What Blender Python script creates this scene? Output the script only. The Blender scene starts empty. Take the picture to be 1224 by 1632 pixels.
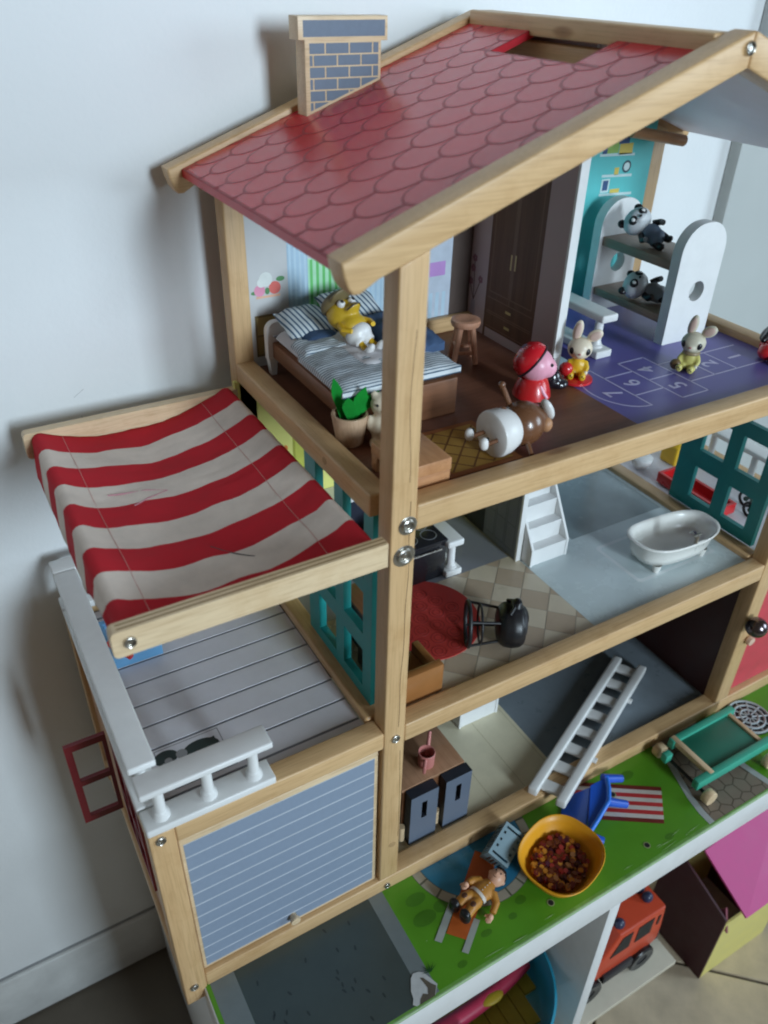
import bpy, bmesh, math, random
from mathutils import Vector, Matrix, noise
random.seed(7)
S = 0.01                      # everything below is authored in centimetres
scene = bpy.context.scene
COL = scene.collection
PI = math.pi

# ------------------------------------------------------------------ camera
cam_d = bpy.data.cameras.new('camera')
cam = bpy.data.objects.new('camera', cam_d)
COL.objects.link(cam)
CR = Vector((0.86595471, -0.49965093, 0.02171155))
CU = Vector((0.26644051, 0.4976417, 0.82544667))
CF = Vector((0.42323976, 0.70901459, -0.56406242))
M = Matrix((CR, CU, -CF)).transposed().to_4x4()
M.translation = Vector((-22.3337, -36.4045, 71.2803)) * S
cam.matrix_world = M
cam_d.sensor_fit = 'AUTO'
cam_d.sensor_width = 36.0
cam_d.lens = 1279.997 / 1632 * 36.0
cam_d.clip_start = 0.02
cam_d.clip_end = 50
cam_d.dof.use_dof = True
cam_d.dof.focus_distance = 0.70
cam_d.dof.aperture_fstop = 7.0
scene.camera = cam

# ------------------------------------------------------------------ light (a room lit by one window in front, one further to the right)
world = bpy.data.worlds.new('World')
scene.world = world
world.use_nodes = True
bg = world.node_tree.nodes['Background']
bg.inputs[0].default_value = (1.0, 0.88, 0.73, 1)
bg.inputs[1].default_value = 0.102

def area(name, loc, target, sx, sy, power, color):
    d = bpy.data.lights.new(name, 'AREA')
    d.shape = 'RECTANGLE'
    d.size, d.size_y = sx * S, sy * S
    d.energy = power
    d.color = color
    o = bpy.data.objects.new(name, d)
    o.location = Vector(loc) * S
    o.rotation_euler = (Vector(target) - Vector(loc)).to_track_quat('-Z', 'Y').to_euler()
    COL.objects.link(o)
    return o
kl = area('window_light', (50, -300, 118), (14, 10, 60), 50, 110, 10.6, (0.72, 0.88, 1.0))
kl.data.spread = math.radians(60)
area('side_window_light', (270, -170, 105), (25, 10, 40), 110, 120, 40, (0.68, 0.86, 1.0))

scene.view_settings.view_transform = 'Standard'
scene.view_settings.look = 'None'
scene.view_settings.exposure = 0.0
scene.view_settings.gamma = 1.0
scene.cycles.max_bounces = 8
scene.cycles.filter_width = 2.0

# ------------------------------------------------------------------ mesh helpers
class MB:
    def __init__(self):
        self.bm = bmesh.new()
    def _mark(self): return len(self.bm.verts)
    def _new(self, n0):
        self.bm.verts.ensure_lookup_table()
        return self.bm.verts[n0:]
    def box(self, x0, x1, y0, y1, z0, z1, bev=0.0, seg=2, mi=0):
        n0 = self._mark(); bm = self.bm
        v = [bm.verts.new((x, y, z)) for x in (x0, x1) for y in (y0, y1) for z in (z0, z1)]
        fs = [(0, 1, 3, 2), (4, 6, 7, 5), (0, 4, 5, 1), (2, 3, 7, 6), (0, 2, 6, 4), (1, 5, 7, 3)]
        faces = [bm.faces.new([v[i] for i in f]) for f in fs]
        for f in faces: f.material_index = mi
        if bev > 0:
            es = set(e for f in faces for e in f.edges)
            bmesh.ops.bevel(bm, geom=list(es), offset=bev, segments=seg, affect='EDGES', profile=0.5)
        return self
    def prism(self, pts, axis, a, b, bev=0.0, seg=2, mi=0):
        bm = self.bm
        def P(p, t):
            if axis == 'x': return (t, p[0], p[1])
            if axis == 'y': return (p[0], t, p[1])
            return (p[0], p[1], t)
        va = [bm.verts.new(P(p, a)) for p in pts]
        vb = [bm.verts.new(P(p, b)) for p in pts]
        n = len(pts)
        fa = bm.faces.new(va); fb = bm.faces.new(vb[::-1])
        sides = [bm.faces.new((va[i], vb[i], vb[(i + 1) % n], va[(i + 1) % n])) for i in range(n)]
        fs = [fa, fb] + sides
        for f in fs: f.material_index = mi
        bmesh.ops.recalc_face_normals(bm, faces=fs)
        if bev > 0:
            es = list(set(list(fa.edges) + list(fb.edges)))
            bmesh.ops.bevel(bm, geom=es, offset=bev, segments=seg, affect='EDGES', profile=0.5)
        return self
    def plate(self, axis, us, vs, holes, a, b):
        """slab with rectangular openings; us, vs grid lines, holes = set of (i,j)"""
        bm = self.bm
        def P(u, v, t):
            if axis == 'x': return (t, u, v)
            if axis == 'y': return (u, t, v)
            return (u, v, t)
        nu, nv = len(us), len(vs)
        VA, VB = {}, {}
        def g(D, i, j, t):
            if (i, j) not in D: D[(i, j)] = bm.verts.new(P(us[i], vs[j], t))
            return D[(i, j)]
        fs = []
        solid = lambda i, j: 0 <= i < nu - 1 and 0 <= j < nv - 1 and (i, j) not in holes
        for i in range(nu - 1):
            for j in range(nv - 1):
                if not solid(i, j): continue
                q = [(i, j), (i + 1, j), (i + 1, j + 1), (i, j + 1)]
                fs.append(bm.faces.new([g(VA, *k, a) for k in q]))
                fs.append(bm.faces.new([g(VB, *k, b) for k in q][::-1]))
                for (e0, e1, nb) in (((i, j), (i + 1, j), (i, j - 1)), ((i + 1, j), (i + 1, j + 1), (i + 1, j)),
                                     ((i + 1, j + 1), (i, j + 1), (i, j + 1)), ((i, j + 1), (i, j), (i - 1, j))):
                    if not solid(*nb):
                        fs.append(bm.faces.new((g(VA, *e0, a), g(VB, *e0, b), g(VB, *e1, b), g(VA, *e1, a))))
        bmesh.ops.recalc_face_normals(bm, faces=fs)
        return self
    def ell(self, c, r, seg=20, rings=12, rot=None, mi=0):
        n0 = self._mark()
        m = Matrix.Translation(Vector(c))
        if rot is not None: m = m @ rot.to_4x4()
        m = m @ Matrix.Diagonal((*([r] * 3 if not hasattr(r, '__len__') else r), 1))
        res = bmesh.ops.create_uvsphere(self.bm, u_segments=seg, v_segments=rings, radius=1, matrix=m)
        for v in res['verts']:
            for f in v.link_faces: f.material_index = mi
        return self
    def tube(self, pts, r, n=10, cap=True, mi=0):
        bm = self.bm
        pts = [Vector(p) for p in pts]
        if not hasattr(r, '__len__'): r = [r] * len(pts)
        rings = []
        up = None
        for i, p in enumerate(pts):
            t = (pts[min(i + 1, len(pts) - 1)] - pts[max(i - 1, 0)]).normalized()
            if up is None:
                up = Vector((0, 0, 1)) if abs(t.z) < 0.9 else Vector((1, 0, 0))
            s = t.cross(up).normalized(); u2 = s.cross(t).normalized(); up = u2
            rings.append([bm.verts.new(p + (s * math.cos(2 * PI * k / n) + u2 * math.sin(2 * PI * k / n)) * r[i]) for k in range(n)])
        fs = []
        for a, b in zip(rings, rings[1:]):
            for k in range(n):
                fs.append(bm.faces.new((a[k], a[(k + 1) % n], b[(k + 1) % n], b[k])))
        if cap:
            fs.append(bm.faces.new(rings[0][::-1])); fs.append(bm.faces.new(rings[-1]))
        for f in fs: f.material_index = mi
        bmesh.ops.recalc_face_normals(bm, faces=fs)
        return self
    def lathe(self, prof, c=(0, 0, 0), n=28, rot=None, sx=1, sy=1, closed=False, mi=0):
        """profile of (radius, height) turned about z"""
        bm = self.bm
        m = Matrix.Translation(Vector(c))
        if rot is not None: m = m @ rot.to_4x4()
        rings = []
        for (r, z) in prof:
            if r < 1e-4: rings.append([bm.verts.new(m @ Vector((0, 0, z)))])
            else: rings.append([bm.verts.new(m @ Vector((r * math.cos(2 * PI * k / n) * sx, r * math.sin(2 * PI * k / n) * sy, z))) for k in range(n)])
        fs = []
        pairs = list(zip(rings, rings[1:]))
        if closed: pairs.append((rings[-1], rings[0]))
        for a, b in pairs:
            for k in range(n):
                k2 = (k + 1) % n
                if len(a) == 1 and len(b) == 1: continue
                if len(a) == 1: fs.append(bm.faces.new((a[0], b[k], b[k2])))
                elif len(b) == 1: fs.append(bm.faces.new((a[k], a[k2], b[0])))
                else: fs.append(bm.faces.new((a[k], a[k2], b[k2], b[k])))
        for f in fs: f.material_index = mi
        bmesh.ops.recalc_face_normals(bm, faces=fs)
        return self
    def poly(self, pts, mi=0):
        f = self.bm.faces.new([self.bm.verts.new(p) for p in pts]); f.material_index = mi
        return self
    def xf(self, m):
        bmesh.ops.transform(self.bm, matrix=m, verts=self.bm.verts)
        return self

def rrect(x0, x1, y0, y1, r, n=5, corners=(1, 1, 1, 1)):
    out = []
    for (cx, cy, a0, use) in ((x1 - r, y0 + r, -90, corners[0]), (x1 - r, y1 - r, 0, corners[1]), (x0 + r, y1 - r, 90, corners[2]), (x0 + r, y0 + r, 180, corners[3])):
        if use:
            for k in range(n + 1):
                a = math.radians(a0 + 90 * k / n); out.append((cx + r * math.cos(a), cy + r * math.sin(a)))
        else:
            sx = 1 if a0 in (-90, 0) else -1; sy = 1 if a0 in (0, 90) else -1
            out.append((cx + r * sx, cy + r * sy))
    return out
def circ(cx, cy, r, n=24, ry=None):
    return [(cx + r * math.cos(2 * PI * k / n), cy + (ry or r) * math.sin(2 * PI * k / n)) for k in range(n)]

def clip(poly, x0, x1, y0, y1):
    def cut(P, f, g):
        out = []
        for i in range(len(P)):
            a, b = P[i], P[(i + 1) % len(P)]
            fa, fb = f(a), f(b)
            if fa >= 0: out.append(a)
            if (fa >= 0) != (fb >= 0):
                t = fa / (fa - fb); out.append((a[0] + (b[0] - a[0]) * t, a[1] + (b[1] - a[1]) * t))
        return out
    for f in (lambda p: p[0] - x0, lambda p: x1 - p[0], lambda p: p[1] - y0, lambda p: y1 - p[1]):
        poly = cut(poly, f, None)
        if len(poly) < 3: return []
    return poly
ROOT = {}
def rootloc(o):
    while o is not None:
        if o.name in ROOT: return ROOT[o.name]
        o = o.parent
    return Vector((0, 0, 0))
def thing(name, label, cat, loc=(0, 0, 0), group=None, rot=None):
    o = bpy.data.objects.new(name, None)
    o.empty_display_size = 0.02
    COL.objects.link(o)
    o.location = Vector(loc) * S
    if rot is not None: o.rotation_euler = rot
    o['label'] = label; o['category'] = cat
    if group: o['group'] = group
    ROOT[o.name] = Vector(loc)
    return o
def to_mesh(mb, mats, smooth=40, off=None):
    me = bpy.data.meshes.new('m')
    bm = mb.bm
    for v in bm.verts:
        v.co = (v.co - off) * S if off is not None else v.co * S
    bm.to_mesh(me); bm.free()
    for m in (mats if isinstance(mats, (list, tuple)) else [mats]): me.materials.append(m)
    if smooth:
        me.polygons.foreach_set('use_smooth', [True] * len(me.polygons))
        me.set_sharp_from_angle(angle=math.radians(smooth))
    return me
def part(name, mb, mats, parent, smooth=40, local=False, label=None, kind=None):
    off = None if local else rootloc(parent)
    me = to_mesh(mb, mats, smooth, off)
    me.name = name
    o = bpy.data.objects.new(name, me)
    COL.objects.link(o)
    o.parent = parent
    if label: o['label'] = label
    if kind: o['kind'] = kind
    return o
def solo(name, mb, mats, label=None, cat=None, group=None, kind=None, loc=(0, 0, 0), smooth=40):
    me = to_mesh(mb, mats, smooth, Vector(loc)); me.name = name
    o = bpy.data.objects.new(name, me); COL.objects.link(o)
    o.location = Vector(loc) * S
    ROOT[o.name] = Vector(loc)
    if label: o['label'] = label
    if cat: o['category'] = cat
    if group: o['group'] = group
    if kind: o['kind'] = kind
    return o
def copy_tree(o, parent=None):
    c = o.copy(); COL.objects.link(c)
    if parent: c.parent = parent
    for ch in list(o.children): copy_tree(ch, c)
    return c
def fuse(mb, vox=0.1, smooth_it=6):
    """melt overlapping shapes into one continuous surface (cm)"""
    me = bpy.data.meshes.new('tmp'); mb.bm.to_mesh(me); mb.bm.free()
    o = bpy.data.objects.new('tmp', me); COL.objects.link(o)
    r = o.modifiers.new('r', 'REMESH'); r.mode = 'VOXEL'; r.voxel_size = vox; r.use_smooth_shade = True
    s = o.modifiers.new('s', 'SMOOTH'); s.iterations = smooth_it; s.factor = 0.5
    dg = bpy.context.evaluated_depsgraph_get()
    me2 = bpy.data.meshes.new_from_object(o.evaluated_get(dg))
    out = MB(); out.bm.from_mesh(me2)
    bpy.data.objects.remove(o); bpy.data.meshes.remove(me); bpy.data.meshes.remove(me2)
    return out

# ------------------------------------------------------------------ materials
def lin(c):
    c = c / 255.0
    return c / 12.92 if c <= 0.04045 else ((c + 0.055) / 1.055) ** 2.4
def rgb(r, g, b): return (lin(r), lin(g), lin(b), 1)
def base(name):
    m = bpy.data.materials.new(name); m.use_nodes = True
    nt = m.node_tree
    return m, nt, nt.nodes['Principled BSDF']
def N(nt, t, **kw):
    n = nt.nodes.new(t)
    for k, v in kw.items():
        if k in n.inputs.keys() if not hasattr(n, k) else False: n.inputs[k].default_value = v
        else: setattr(n, k, v)
    return n
def coords(nt, scale=(1, 1, 1), rnd=True):
    tc = nt.nodes.new('ShaderNodeTexCoord')
    mp = nt.nodes.new('ShaderNodeMapping'); mp.inputs['Scale'].default_value = scale
    src = tc.outputs['Object']
    if rnd:
        oi = nt.nodes.new('ShaderNodeObjectInfo')
        ml = nt.nodes.new('ShaderNodeMath'); ml.operation = 'MULTIPLY'; ml.inputs[1].default_value = 7.3
        nt.links.new(oi.outputs['Random'], ml.inputs[0])
        ad = nt.nodes.new('ShaderNodeVectorMath'); ad.operation = 'ADD'
        nt.links.new(src, ad.inputs[0]); nt.links.new(ml.outputs[0], ad.inputs[1])
        src = ad.outputs[0]
    nt.links.new(src, mp.inputs['Vector'])
    return mp.outputs['Vector']
def ramp(nt, stops):
    r = nt.nodes.new('ShaderNodeValToRGB')
    e = r.color_ramp.elements
    while len(e) < len(stops): e.new(0.5)
    for el, (p, c) in zip(e, stops): el.position = p; el.color = c
    return r
def mixc(a, b, t): return tuple(x * (1 - t) + y * t for x, y in zip(a[:3], b[:3])) + (1,)
def scl(c, k): return tuple(x * k for x in c[:3]) + (1,)

def plain(name, col, rough=0.45, var=0.10, vs=55, bump=0.05, bs=500, coat=0.0, metal=0.0, spec=0.5, sss=0.0):
    m, nt, p = base(name)
    v = coords(nt)
    n1 = nt.nodes.new('ShaderNodeTexNoise'); n1.inputs['Scale'].default_value = vs; n1.inputs['Detail'].default_value = 5; n1.inputs['Roughness'].default_value = 0.65
    nt.links.new(v, n1.inputs['Vector'])
    r = ramp(nt, [(0.3, scl(col, 1 - var)), (0.7, scl(col, 1 + var * 0.7))])
    nt.links.new(n1.outputs['Fac'], r.inputs[0]); nt.links.new(r.outputs[0], p.inputs['Base Color'])
    rr = ramp(nt, [(0.3, (rough * 0.85,) * 3 + (1,)), (0.75, (min(1, rough * 1.2),) * 3 + (1,))])
    nt.links.new(n1.outputs['Fac'], rr.inputs[0]); nt.links.new(rr.outputs[0], p.inputs['Roughness'])
    if bump:
        n2 = nt.nodes.new('ShaderNodeTexNoise'); n2.inputs['Scale'].default_value = bs; n2.inputs['Detail'].default_value = 3
        nt.links.new(v, n2.inputs['Vector'])
        b = nt.nodes.new('ShaderNodeBump'); b.inputs['Strength'].default_value = bump; b.inputs['Distance'].default_value = 0.0006
        nt.links.new(n2.outputs['Fac'], b.inputs['Height']); nt.links.new(b.outputs[0], p.inputs['Normal'])
    p.inputs['Coat Weight'].default_value = coat; p.inputs['Coat Roughness'].default_value = 0.12
    p.inputs['Metallic'].default_value = metal
    p.inputs['Specular IOR Level'].default_value = spec
    return m
def wood(name, axis, light, dark, rough=0.42, across=120, along=5, knots=True):
    m, nt, p = base(name)
    sc = [across] * 3; sc['xyz'.index(axis)] = along
    v = coords(nt, tuple(sc))
    n1 = nt.nodes.new('ShaderNodeTexNoise'); n1.inputs['Scale'].default_value = 1; n1.inputs['Detail'].default_value = 4; n1.inputs['Roughness'].default_value = 0.55; n1.inputs['Distortion'].default_value = 0.35
    nt.links.new(v, n1.inputs['Vector'])
    r = ramp(nt, [(0.28, dark), (0.46, mixc(light, dark, 0.35)), (0.62, light), (0.8, scl(light, 1.07))])
    nt.links.new(n1.outputs['Fac'], r.inputs[0])
    sc2 = [across * 9] * 3; sc2['xyz'.index(axis)] = along * 9
    v2 = coords(nt, tuple(sc2))
    n2 = nt.nodes.new('ShaderNodeTexNoise'); n2.inputs['Scale'].default_value = 1; n2.inputs['Detail'].default_value = 3
    nt.links.new(v2, n2.inputs['Vector'])
    r2 = ramp(nt, [(0.32, (0.74, 0.69, 0.62, 1)), (0.52, (1, 1, 1, 1))])
    nt.links.new(n2.outputs['Fac'], r2.inputs[0])
    mx = nt.nodes.new('ShaderNodeMix'); mx.data_type = 'RGBA'; mx.blend_type = 'MULTIPLY'; mx.inputs[0].default_value = 0.6
    nt.links.new(r.outputs[0], mx.inputs[6]); nt.links.new(r2.outputs[0], mx.inputs[7])
    out = mx.outputs[2]
    # handling grime and soft tonal drift along the board
    v3 = coords(nt, (22, 22, 22))
    n3 = nt.nodes.new('ShaderNodeTexNoise'); n3.inputs['Scale'].default_value = 1; n3.inputs['Detail'].default_value = 6; n3.inputs['Roughness'].default_value = 0.7
    nt.links.new(v3, n3.inputs['Vector'])
    r3 = ramp(nt, [(0.33, (0.86, 0.80, 0.72, 1)), (0.5, (1, 1, 1, 1))])
    nt.links.new(n3.outputs['Fac'], r3.inputs[0])
    mx2 = nt.nodes.new('ShaderNodeMix'); mx2.data_type = 'RGBA'; mx2.blend_type = 'MULTIPLY'; mx2.inputs[0].default_value = 0.7
    nt.links.new(out, mx2.inputs[6]); nt.links.new(r3.outputs[0], mx2.inputs[7])
    out = mx2.outputs[2]
    if knots:
        sck = [60] * 3; sck['xyz'.index(axis)] = 20
        vk = coords(nt, tuple(sck))
        vo = nt.nodes.new('ShaderNodeTexVoronoi'); vo.inputs['Scale'].default_value = 0.33
        nt.links.new(vk, vo.inputs['Vector'])
        rk = ramp(nt, [(0.0, (0.35, 0.24, 0.15, 1)), (0.05, (0.55, 0.42, 0.3, 1)), (0.09, (1, 1, 1, 1))])
        nt.links.new(vo.outputs['Distance'], rk.inputs[0])
        mk = nt.nodes.new('ShaderNodeMix'); mk.data_type = 'RGBA'; mk.blend_type = 'MULTIPLY'; mk.inputs[0].default_value = 0.75
        nt.links.new(out, mk.inputs[6]); nt.links.new(rk.outputs[0], mk.inputs[7]); out = mk.outputs[2]
    nt.links.new(out, p.inputs['Base Color'])
    p.inputs['Roughness'].default_value = rough
    b = nt.nodes.new('ShaderNodeBump'); b.inputs['Strength'].default_value = 0.12; b.inputs['Distance'].default_value = 0.0005
    nt.links.new(n2.outputs['Fac'], b.inputs['Height']); nt.links.new(b.outputs[0], p.inputs['Normal'])
    return m
PL, PD = (0.67, 0.44, 0.225, 1), (0.57, 0.355, 0.168, 1)
W = {a: wood('pine_' + a, a, PL, PD, across=95, along=3.5) for a in 'xyz'}
BL_, BD_ = (0.76, 0.58, 0.37, 1), (0.66, 0.48, 0.29, 1)
WB = {a: wood('birch_' + a, a, BL_, BD_, knots=False, across=90) for a in 'xyz'}
WR = {a: wood('reddish_wood_' + a, a, (0.56, 0.29, 0.14, 1), (0.46, 0.22, 0.10, 1), knots=False) for a in 'xyz'}
WD = {a: wood('walnut_' + a, a, (0.24, 0.10, 0.045, 1), (0.155, 0.062, 0.028, 1), knots=False) for a in 'xyz'}
WALLM = plain('wall_paint', (0.77, 0.79, 0.80, 1), 0.7, var=0.03, vs=9, bump=0.35, bs=230)
WHITE = plain('white_paint', (0.78, 0.78, 0.77, 1), 0.34, var=0.04, bump=0.04, bs=300)
WHITEW = plain('white_lacquer_shelf', (0.74, 0.75, 0.75, 1), 0.4, var=0.04, bump=0.03)
TEAL = plain('teal_paint', rgb(36, 146, 144), 0.4, var=0.08, bump=0.04)
TEALW = plain('teal_wallprint', rgb(92, 196, 196), 0.5, var=0.05)
STEEL = plain('steel', (0.52, 0.50, 0.46, 1), 0.28, var=0.1, metal=1.0, bump=0.02)
DARK = plain('black_plastic', (0.012, 0.012, 0.014, 1), 0.3, var=0.2)
BLK = plain('black_matte', (0.01, 0.01, 0.011, 1), 0.6)
PINK = plain('pink_vinyl', rgb(238, 168, 188), 0.38, var=0.05)
RED = plain('red_plastic', rgb(205, 36, 40), 0.3, var=0.08, coat=0.3)
YEL = plain('yellow_vinyl', rgb(222, 178, 40), 0.4, var=0.08)
SKIN = plain('toy_skin', rgb(228, 176, 146), 0.42, var=0.06)
CREAMV = plain('cream_vinyl', rgb(228, 214, 190), 0.4, var=0.05)
WV = plain('white_vinyl', rgb(226, 224, 222), 0.35, var=0.04)
BROWNV = plain('brown_vinyl', rgb(112, 74, 50), 0.28, var=0.08, coat=0.3)
GREYV = plain('grey_vinyl', rgb(120, 122, 126), 0.4, var=0.08)
CARD = plain('bare_board', rgb(150, 118, 82), 0.8, var=0.15)

def pr(name, r, g, b, rough=0.45, **kw): return plain(name, rgb(r, g, b), rough, **kw)

# ------------------------------------------------------------------ the room
WY = 30.5          # face of the room wall
FZ = -46.0         # room floor
m_tile = plain('stone_tile', (0.66, 0.55, 0.40, 1), 0.45, var=0.22, vs=14, bump=0.1, bs=90)
m_grout = plain('grout', (0.13, 0.11, 0.085, 1), 0.8)
fl = solo('floor', MB().box(-260, 320, -420, WY + 0.5, FZ - 2, FZ - 0.35), m_grout, kind='structure')
tile_me = None
T = 46.0
rot45 = Matrix.Rotation(math.radians(47), 4, 'Z')
for i in range(-6, 7):
    for j in range(-6, 7):
        c = rot45 @ Vector(((i + 0.5) * T, (j + 0.5) * T, 0)) + Vector((51.0, -13.0, 0)) + rot45 @ Vector((0.0, 19.0, 0))
        if c.y > WY - 33 and c.y > WY: continue
        if not (-120 < c.x < 150 and -110 < c.y < WY - 1): continue
        if tile_me is None:
            mb = MB().box(-T / 2 + 0.22, T / 2 - 0.22, -T / 2 + 0.22, T / 2 - 0.22, -0.6, 0, 0.12, 1)
            tile_me = to_mesh(mb, m_tile); tile_me.name = 'tile'
        o = bpy.data.objects.new('tile', tile_me); COL.objects.link(o); o.parent = fl
        o.location = Vector((c.x, c.y, FZ)) * S; o.rotation_euler = (0, 0, math.radians(47))
wl = solo('wall', MB().box(-260, 320, WY, WY + 8, FZ - 2, 190), WALLM, kind='structure')
m_sk = plain('skirting_paint', (0.66, 0.67, 0.66, 1), 0.5, var=0.12, vs=20)
sk = MB().box(-260, 66, WY - 0.7, WY + 0.1, FZ + 0.02, FZ + 9.9, 0.25, 3)
part('skirting_board', sk, m_sk, wl)
m_scuff = plain('wall_scuff', (0.36, 0.37, 0.38, 1), 0.8)
for P_ in ([(-13.6, 40.0), (-13.0, 40.4), (-12.7, 40.6)], [(-13.3, 38.2), (-13.25, 37.6)], [(-18.5, 55.1), (-18.2, 55.3)], [(-24.0, 30.1), (-23.7, 29.6)]):
    part('scuff_mark', MB().tube([(x, WY + 0.008, z) for x, z in P_], 0.02, 5), m_scuff, wl)
part('skirting_gap', MB().box(-260, 62, WY - 0.25, WY + 0.05, FZ + 9.9, FZ + 10.1), plain('gap_shadow_line', (0.30, 0.31, 0.32, 1), 0.8), wl)
# grey white door leaf standing proud of the wall at the right
dr = thing('panel_door', 'tall pale grey panel door standing proud of the white wall right of the roof', 'door', (90, 29, FZ))
m_door = plain('door_paint', (0.52, 0.55, 0.54, 1), 0.5, var=0.03, vs=8)
part('door_panel', MB().box(62.9, 150, WY - 1.6, WY - 0.05, FZ + 0.1, 170, 0.12), m_door, dr)

# ------------------------------------------------------------------ white shelf unit
sh = thing('shelf_unit', 'low white shelf unit with open bays carrying the dollhouse', 'shelf', (20, 10, FZ))
part('top_board', MB().box(-17.4, 84, -10.55, 28.8, -6.5, -2.0, 0.18), WHITEW, sh)
part('divider', MB().box(20.75, 22.2, -10.5, 27.5, -36.95, -6.5, 0.06), WHITEW, sh)
m_sb = plain('shelf_board_cream', (0.62, 0.57, 0.46, 1), 0.45, var=0.05)
part('bottom_board', MB().box(-15.9, 40.4, -9.9, 27.5, -37.9, -36.95, 0.1), m_sb, sh)
part('side_board', MB().box(-17.3, -15.9, -10.5, 28.5, FZ + 0.05, -6.5, 0.06), WHITEW, sh)
part('side_board', MB().box(82, 84, -10.5, 28.5, FZ + 0.05, -6.5, 0.06), WHITEW, sh)
part('back_board', MB().box(-15.9, 82, 27.5, 28.3, FZ + 0.05, -6.5), WHITEW, sh)
for x, y in ((21.5, -7.5), (36, -6.5), (21.5, 26), (38, 26)):
    part('leg', MB().box(x - 0.8, x + 0.8, y - 0.8, y + 0.8, FZ + 0.02, -37.9, 0.1), WHITEW, sh)

# ------------------------------------------------------------------ printed garden board
GZ = -1.95
m_grass = plain('print_grass', rgb(86, 148, 34), 0.38, var=0.10, vs=18, bump=0.02)
m_grass_l = plain('print_grass_edge', rgb(150, 182, 132), 0.4, var=0.2, vs=60)
m_road = plain('print_road', rgb(62, 74, 74), 0.34, var=0.10, vs=25, bump=0.02)
m_pave = plain('print_pavement', rgb(112, 122, 124), 0.36, var=0.08, bump=0.02)
gb = thing('garden_board', 'bright green garden print board with road, pool and paths on the white shelf', 'play mat', (20, -5, -2))
part('grass_sheet', MB().box(-17.25, 70, -10.42, 1.5, -1.998, GZ, 0.02, 1), m_grass, gb)
part('sheet_edge', MB().box(-17.25, 70, -10.58, -10.30, -2.35, GZ - 0.004, 0.1, 3), m_grass_l, gb)
EDGE_ = part('sheet_edge', MB().prism([(-17.2, -10.41), (70, -10.41), (70, -10.12), (-17.2, -10.17)], 'z', GZ - 0.003, GZ + 0.003), plain('print_grass_worn', rgb(112, 164, 76), 0.45, var=0.3, vs=90), gb, smooth=0)
def flat(name, pts, mat, z=0.004, t=0.006, parent=gb, label=None):
    return part(name, MB().prism(pts, 'z', GZ + z - t * 0.3, GZ + z + t), mat, parent, smooth=0, label=label)
flat('road', [(-14.7, 0.8), (-14.6, -10.2), (-1.3, -10.2), (-1.2, 0.8)], m_road)
flat('pavement', [(-1.2, 0.8), (-1.3, -10.2), (0.15, -10.2), (0.3, 0.8)], m_pave)
flat('pavement', [(-16.85, 0.8), (-16.85, -10.2), (-14.62, -10.2), (-14.7, 0.8)], m_pave)
# dark flecks on the road
m_fleck = pr('print_fleck', 40, 50, 52, 0.4)
for i in range(26):
    x, y = random.uniform(-13.8, -2), random.uniform(-9.8, -0.6)
    a = random.uniform(-0.5, 0.5)
    flat('road_fleck', [(x + math.cos(t) * 0.10 * math.cos(a) - math.sin(t) * 0.26 * math.sin(a), y + math.cos(t) * 0.10 * math.sin(a) + math.sin(t) * 0.26 * math.cos(a)) for t in [k * PI / 4 for k in range(8)]], m_fleck, z=0.012)
# pool with stone rim
PC = (10.4, 0.35); PR = 5.75
m_pool = plain('print_pool', rgb(52, 132, 172), 0.3, var=0.22, vs=16, bump=0.0)
m_rim = plain('print_pool_stone', rgb(168, 164, 150), 0.4, var=0.10)
m_rimj = pr('print_pool_joint', 96, 100, 84, 0.5)
def arc(r, a0, a1, n): return [(PC[0] + r * math.cos(math.radians(a0 + (a1 - a0) * k / n)), PC[1] + r * math.sin(math.radians(a0 + (a1 - a0) * k / n))) for k in range(n + 1)]
flat('pool_rim', arc(PR + 1.0, 176, 364, 40), m_rimj, z=0.010)
flat('pool_water', arc(PR, 176, 364, 40), m_pool, z=0.030)
a = 178.0
while a < 358:
    w = random.uniform(15, 19)
    flat('rim_stone', arc(PR + 0.95, a + 0.9, a + w - 0.9, 5) + arc(PR + 0.06, a + w - 0.9, a + 0.9, 5), m_rim, z=0.022)
    a += w
# orange lounger print
m_or = pr('print_orange', 186, 92, 40, 0.38)
m_rail = pr('print_grey_rail', 166, 172, 166, 0.4)
flat('printed_lounger', [(3.44, -6.32), (4.75, -7.75), (12.03, -2.6), (10.59, -0.77)], m_or, z=0.045)
flat('lounger_rail', [(2.15, -6.35), (2.6, -6.85), (5.75, -4.45), (5.35, -3.95)], m_rail, z=0.055)
flat('lounger_rail', [(3.75, -8.4), (4.15, -8.85), (6.85, -6.85), (6.5, -6.4)], m_rail, z=0.055)
m_sh = pr('print_grass_dark', 70, 124, 30, 0.38)
for (x, y, rx, ry) in ((2.7, -2.2, 1.05, 0.6), (2.5, -4.15, 1.2, 0.7), (4.5, -3.9, 0.8, 0.6), (9.8, -8.0, 0.45, 0.3), (6.7, -8.1, 0.6, 0.3), (11.4, -7.1, 0.6, 0.4), (30.5, -1.5, 0.9, 0.5), (29, -9.2, 0.6, 0.3), (3.2, -9.3, 0.5, 0.3)):
    flat('grass_patch', circ(x, y, rx, 18, ry), m_sh, z=0.006)
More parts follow.
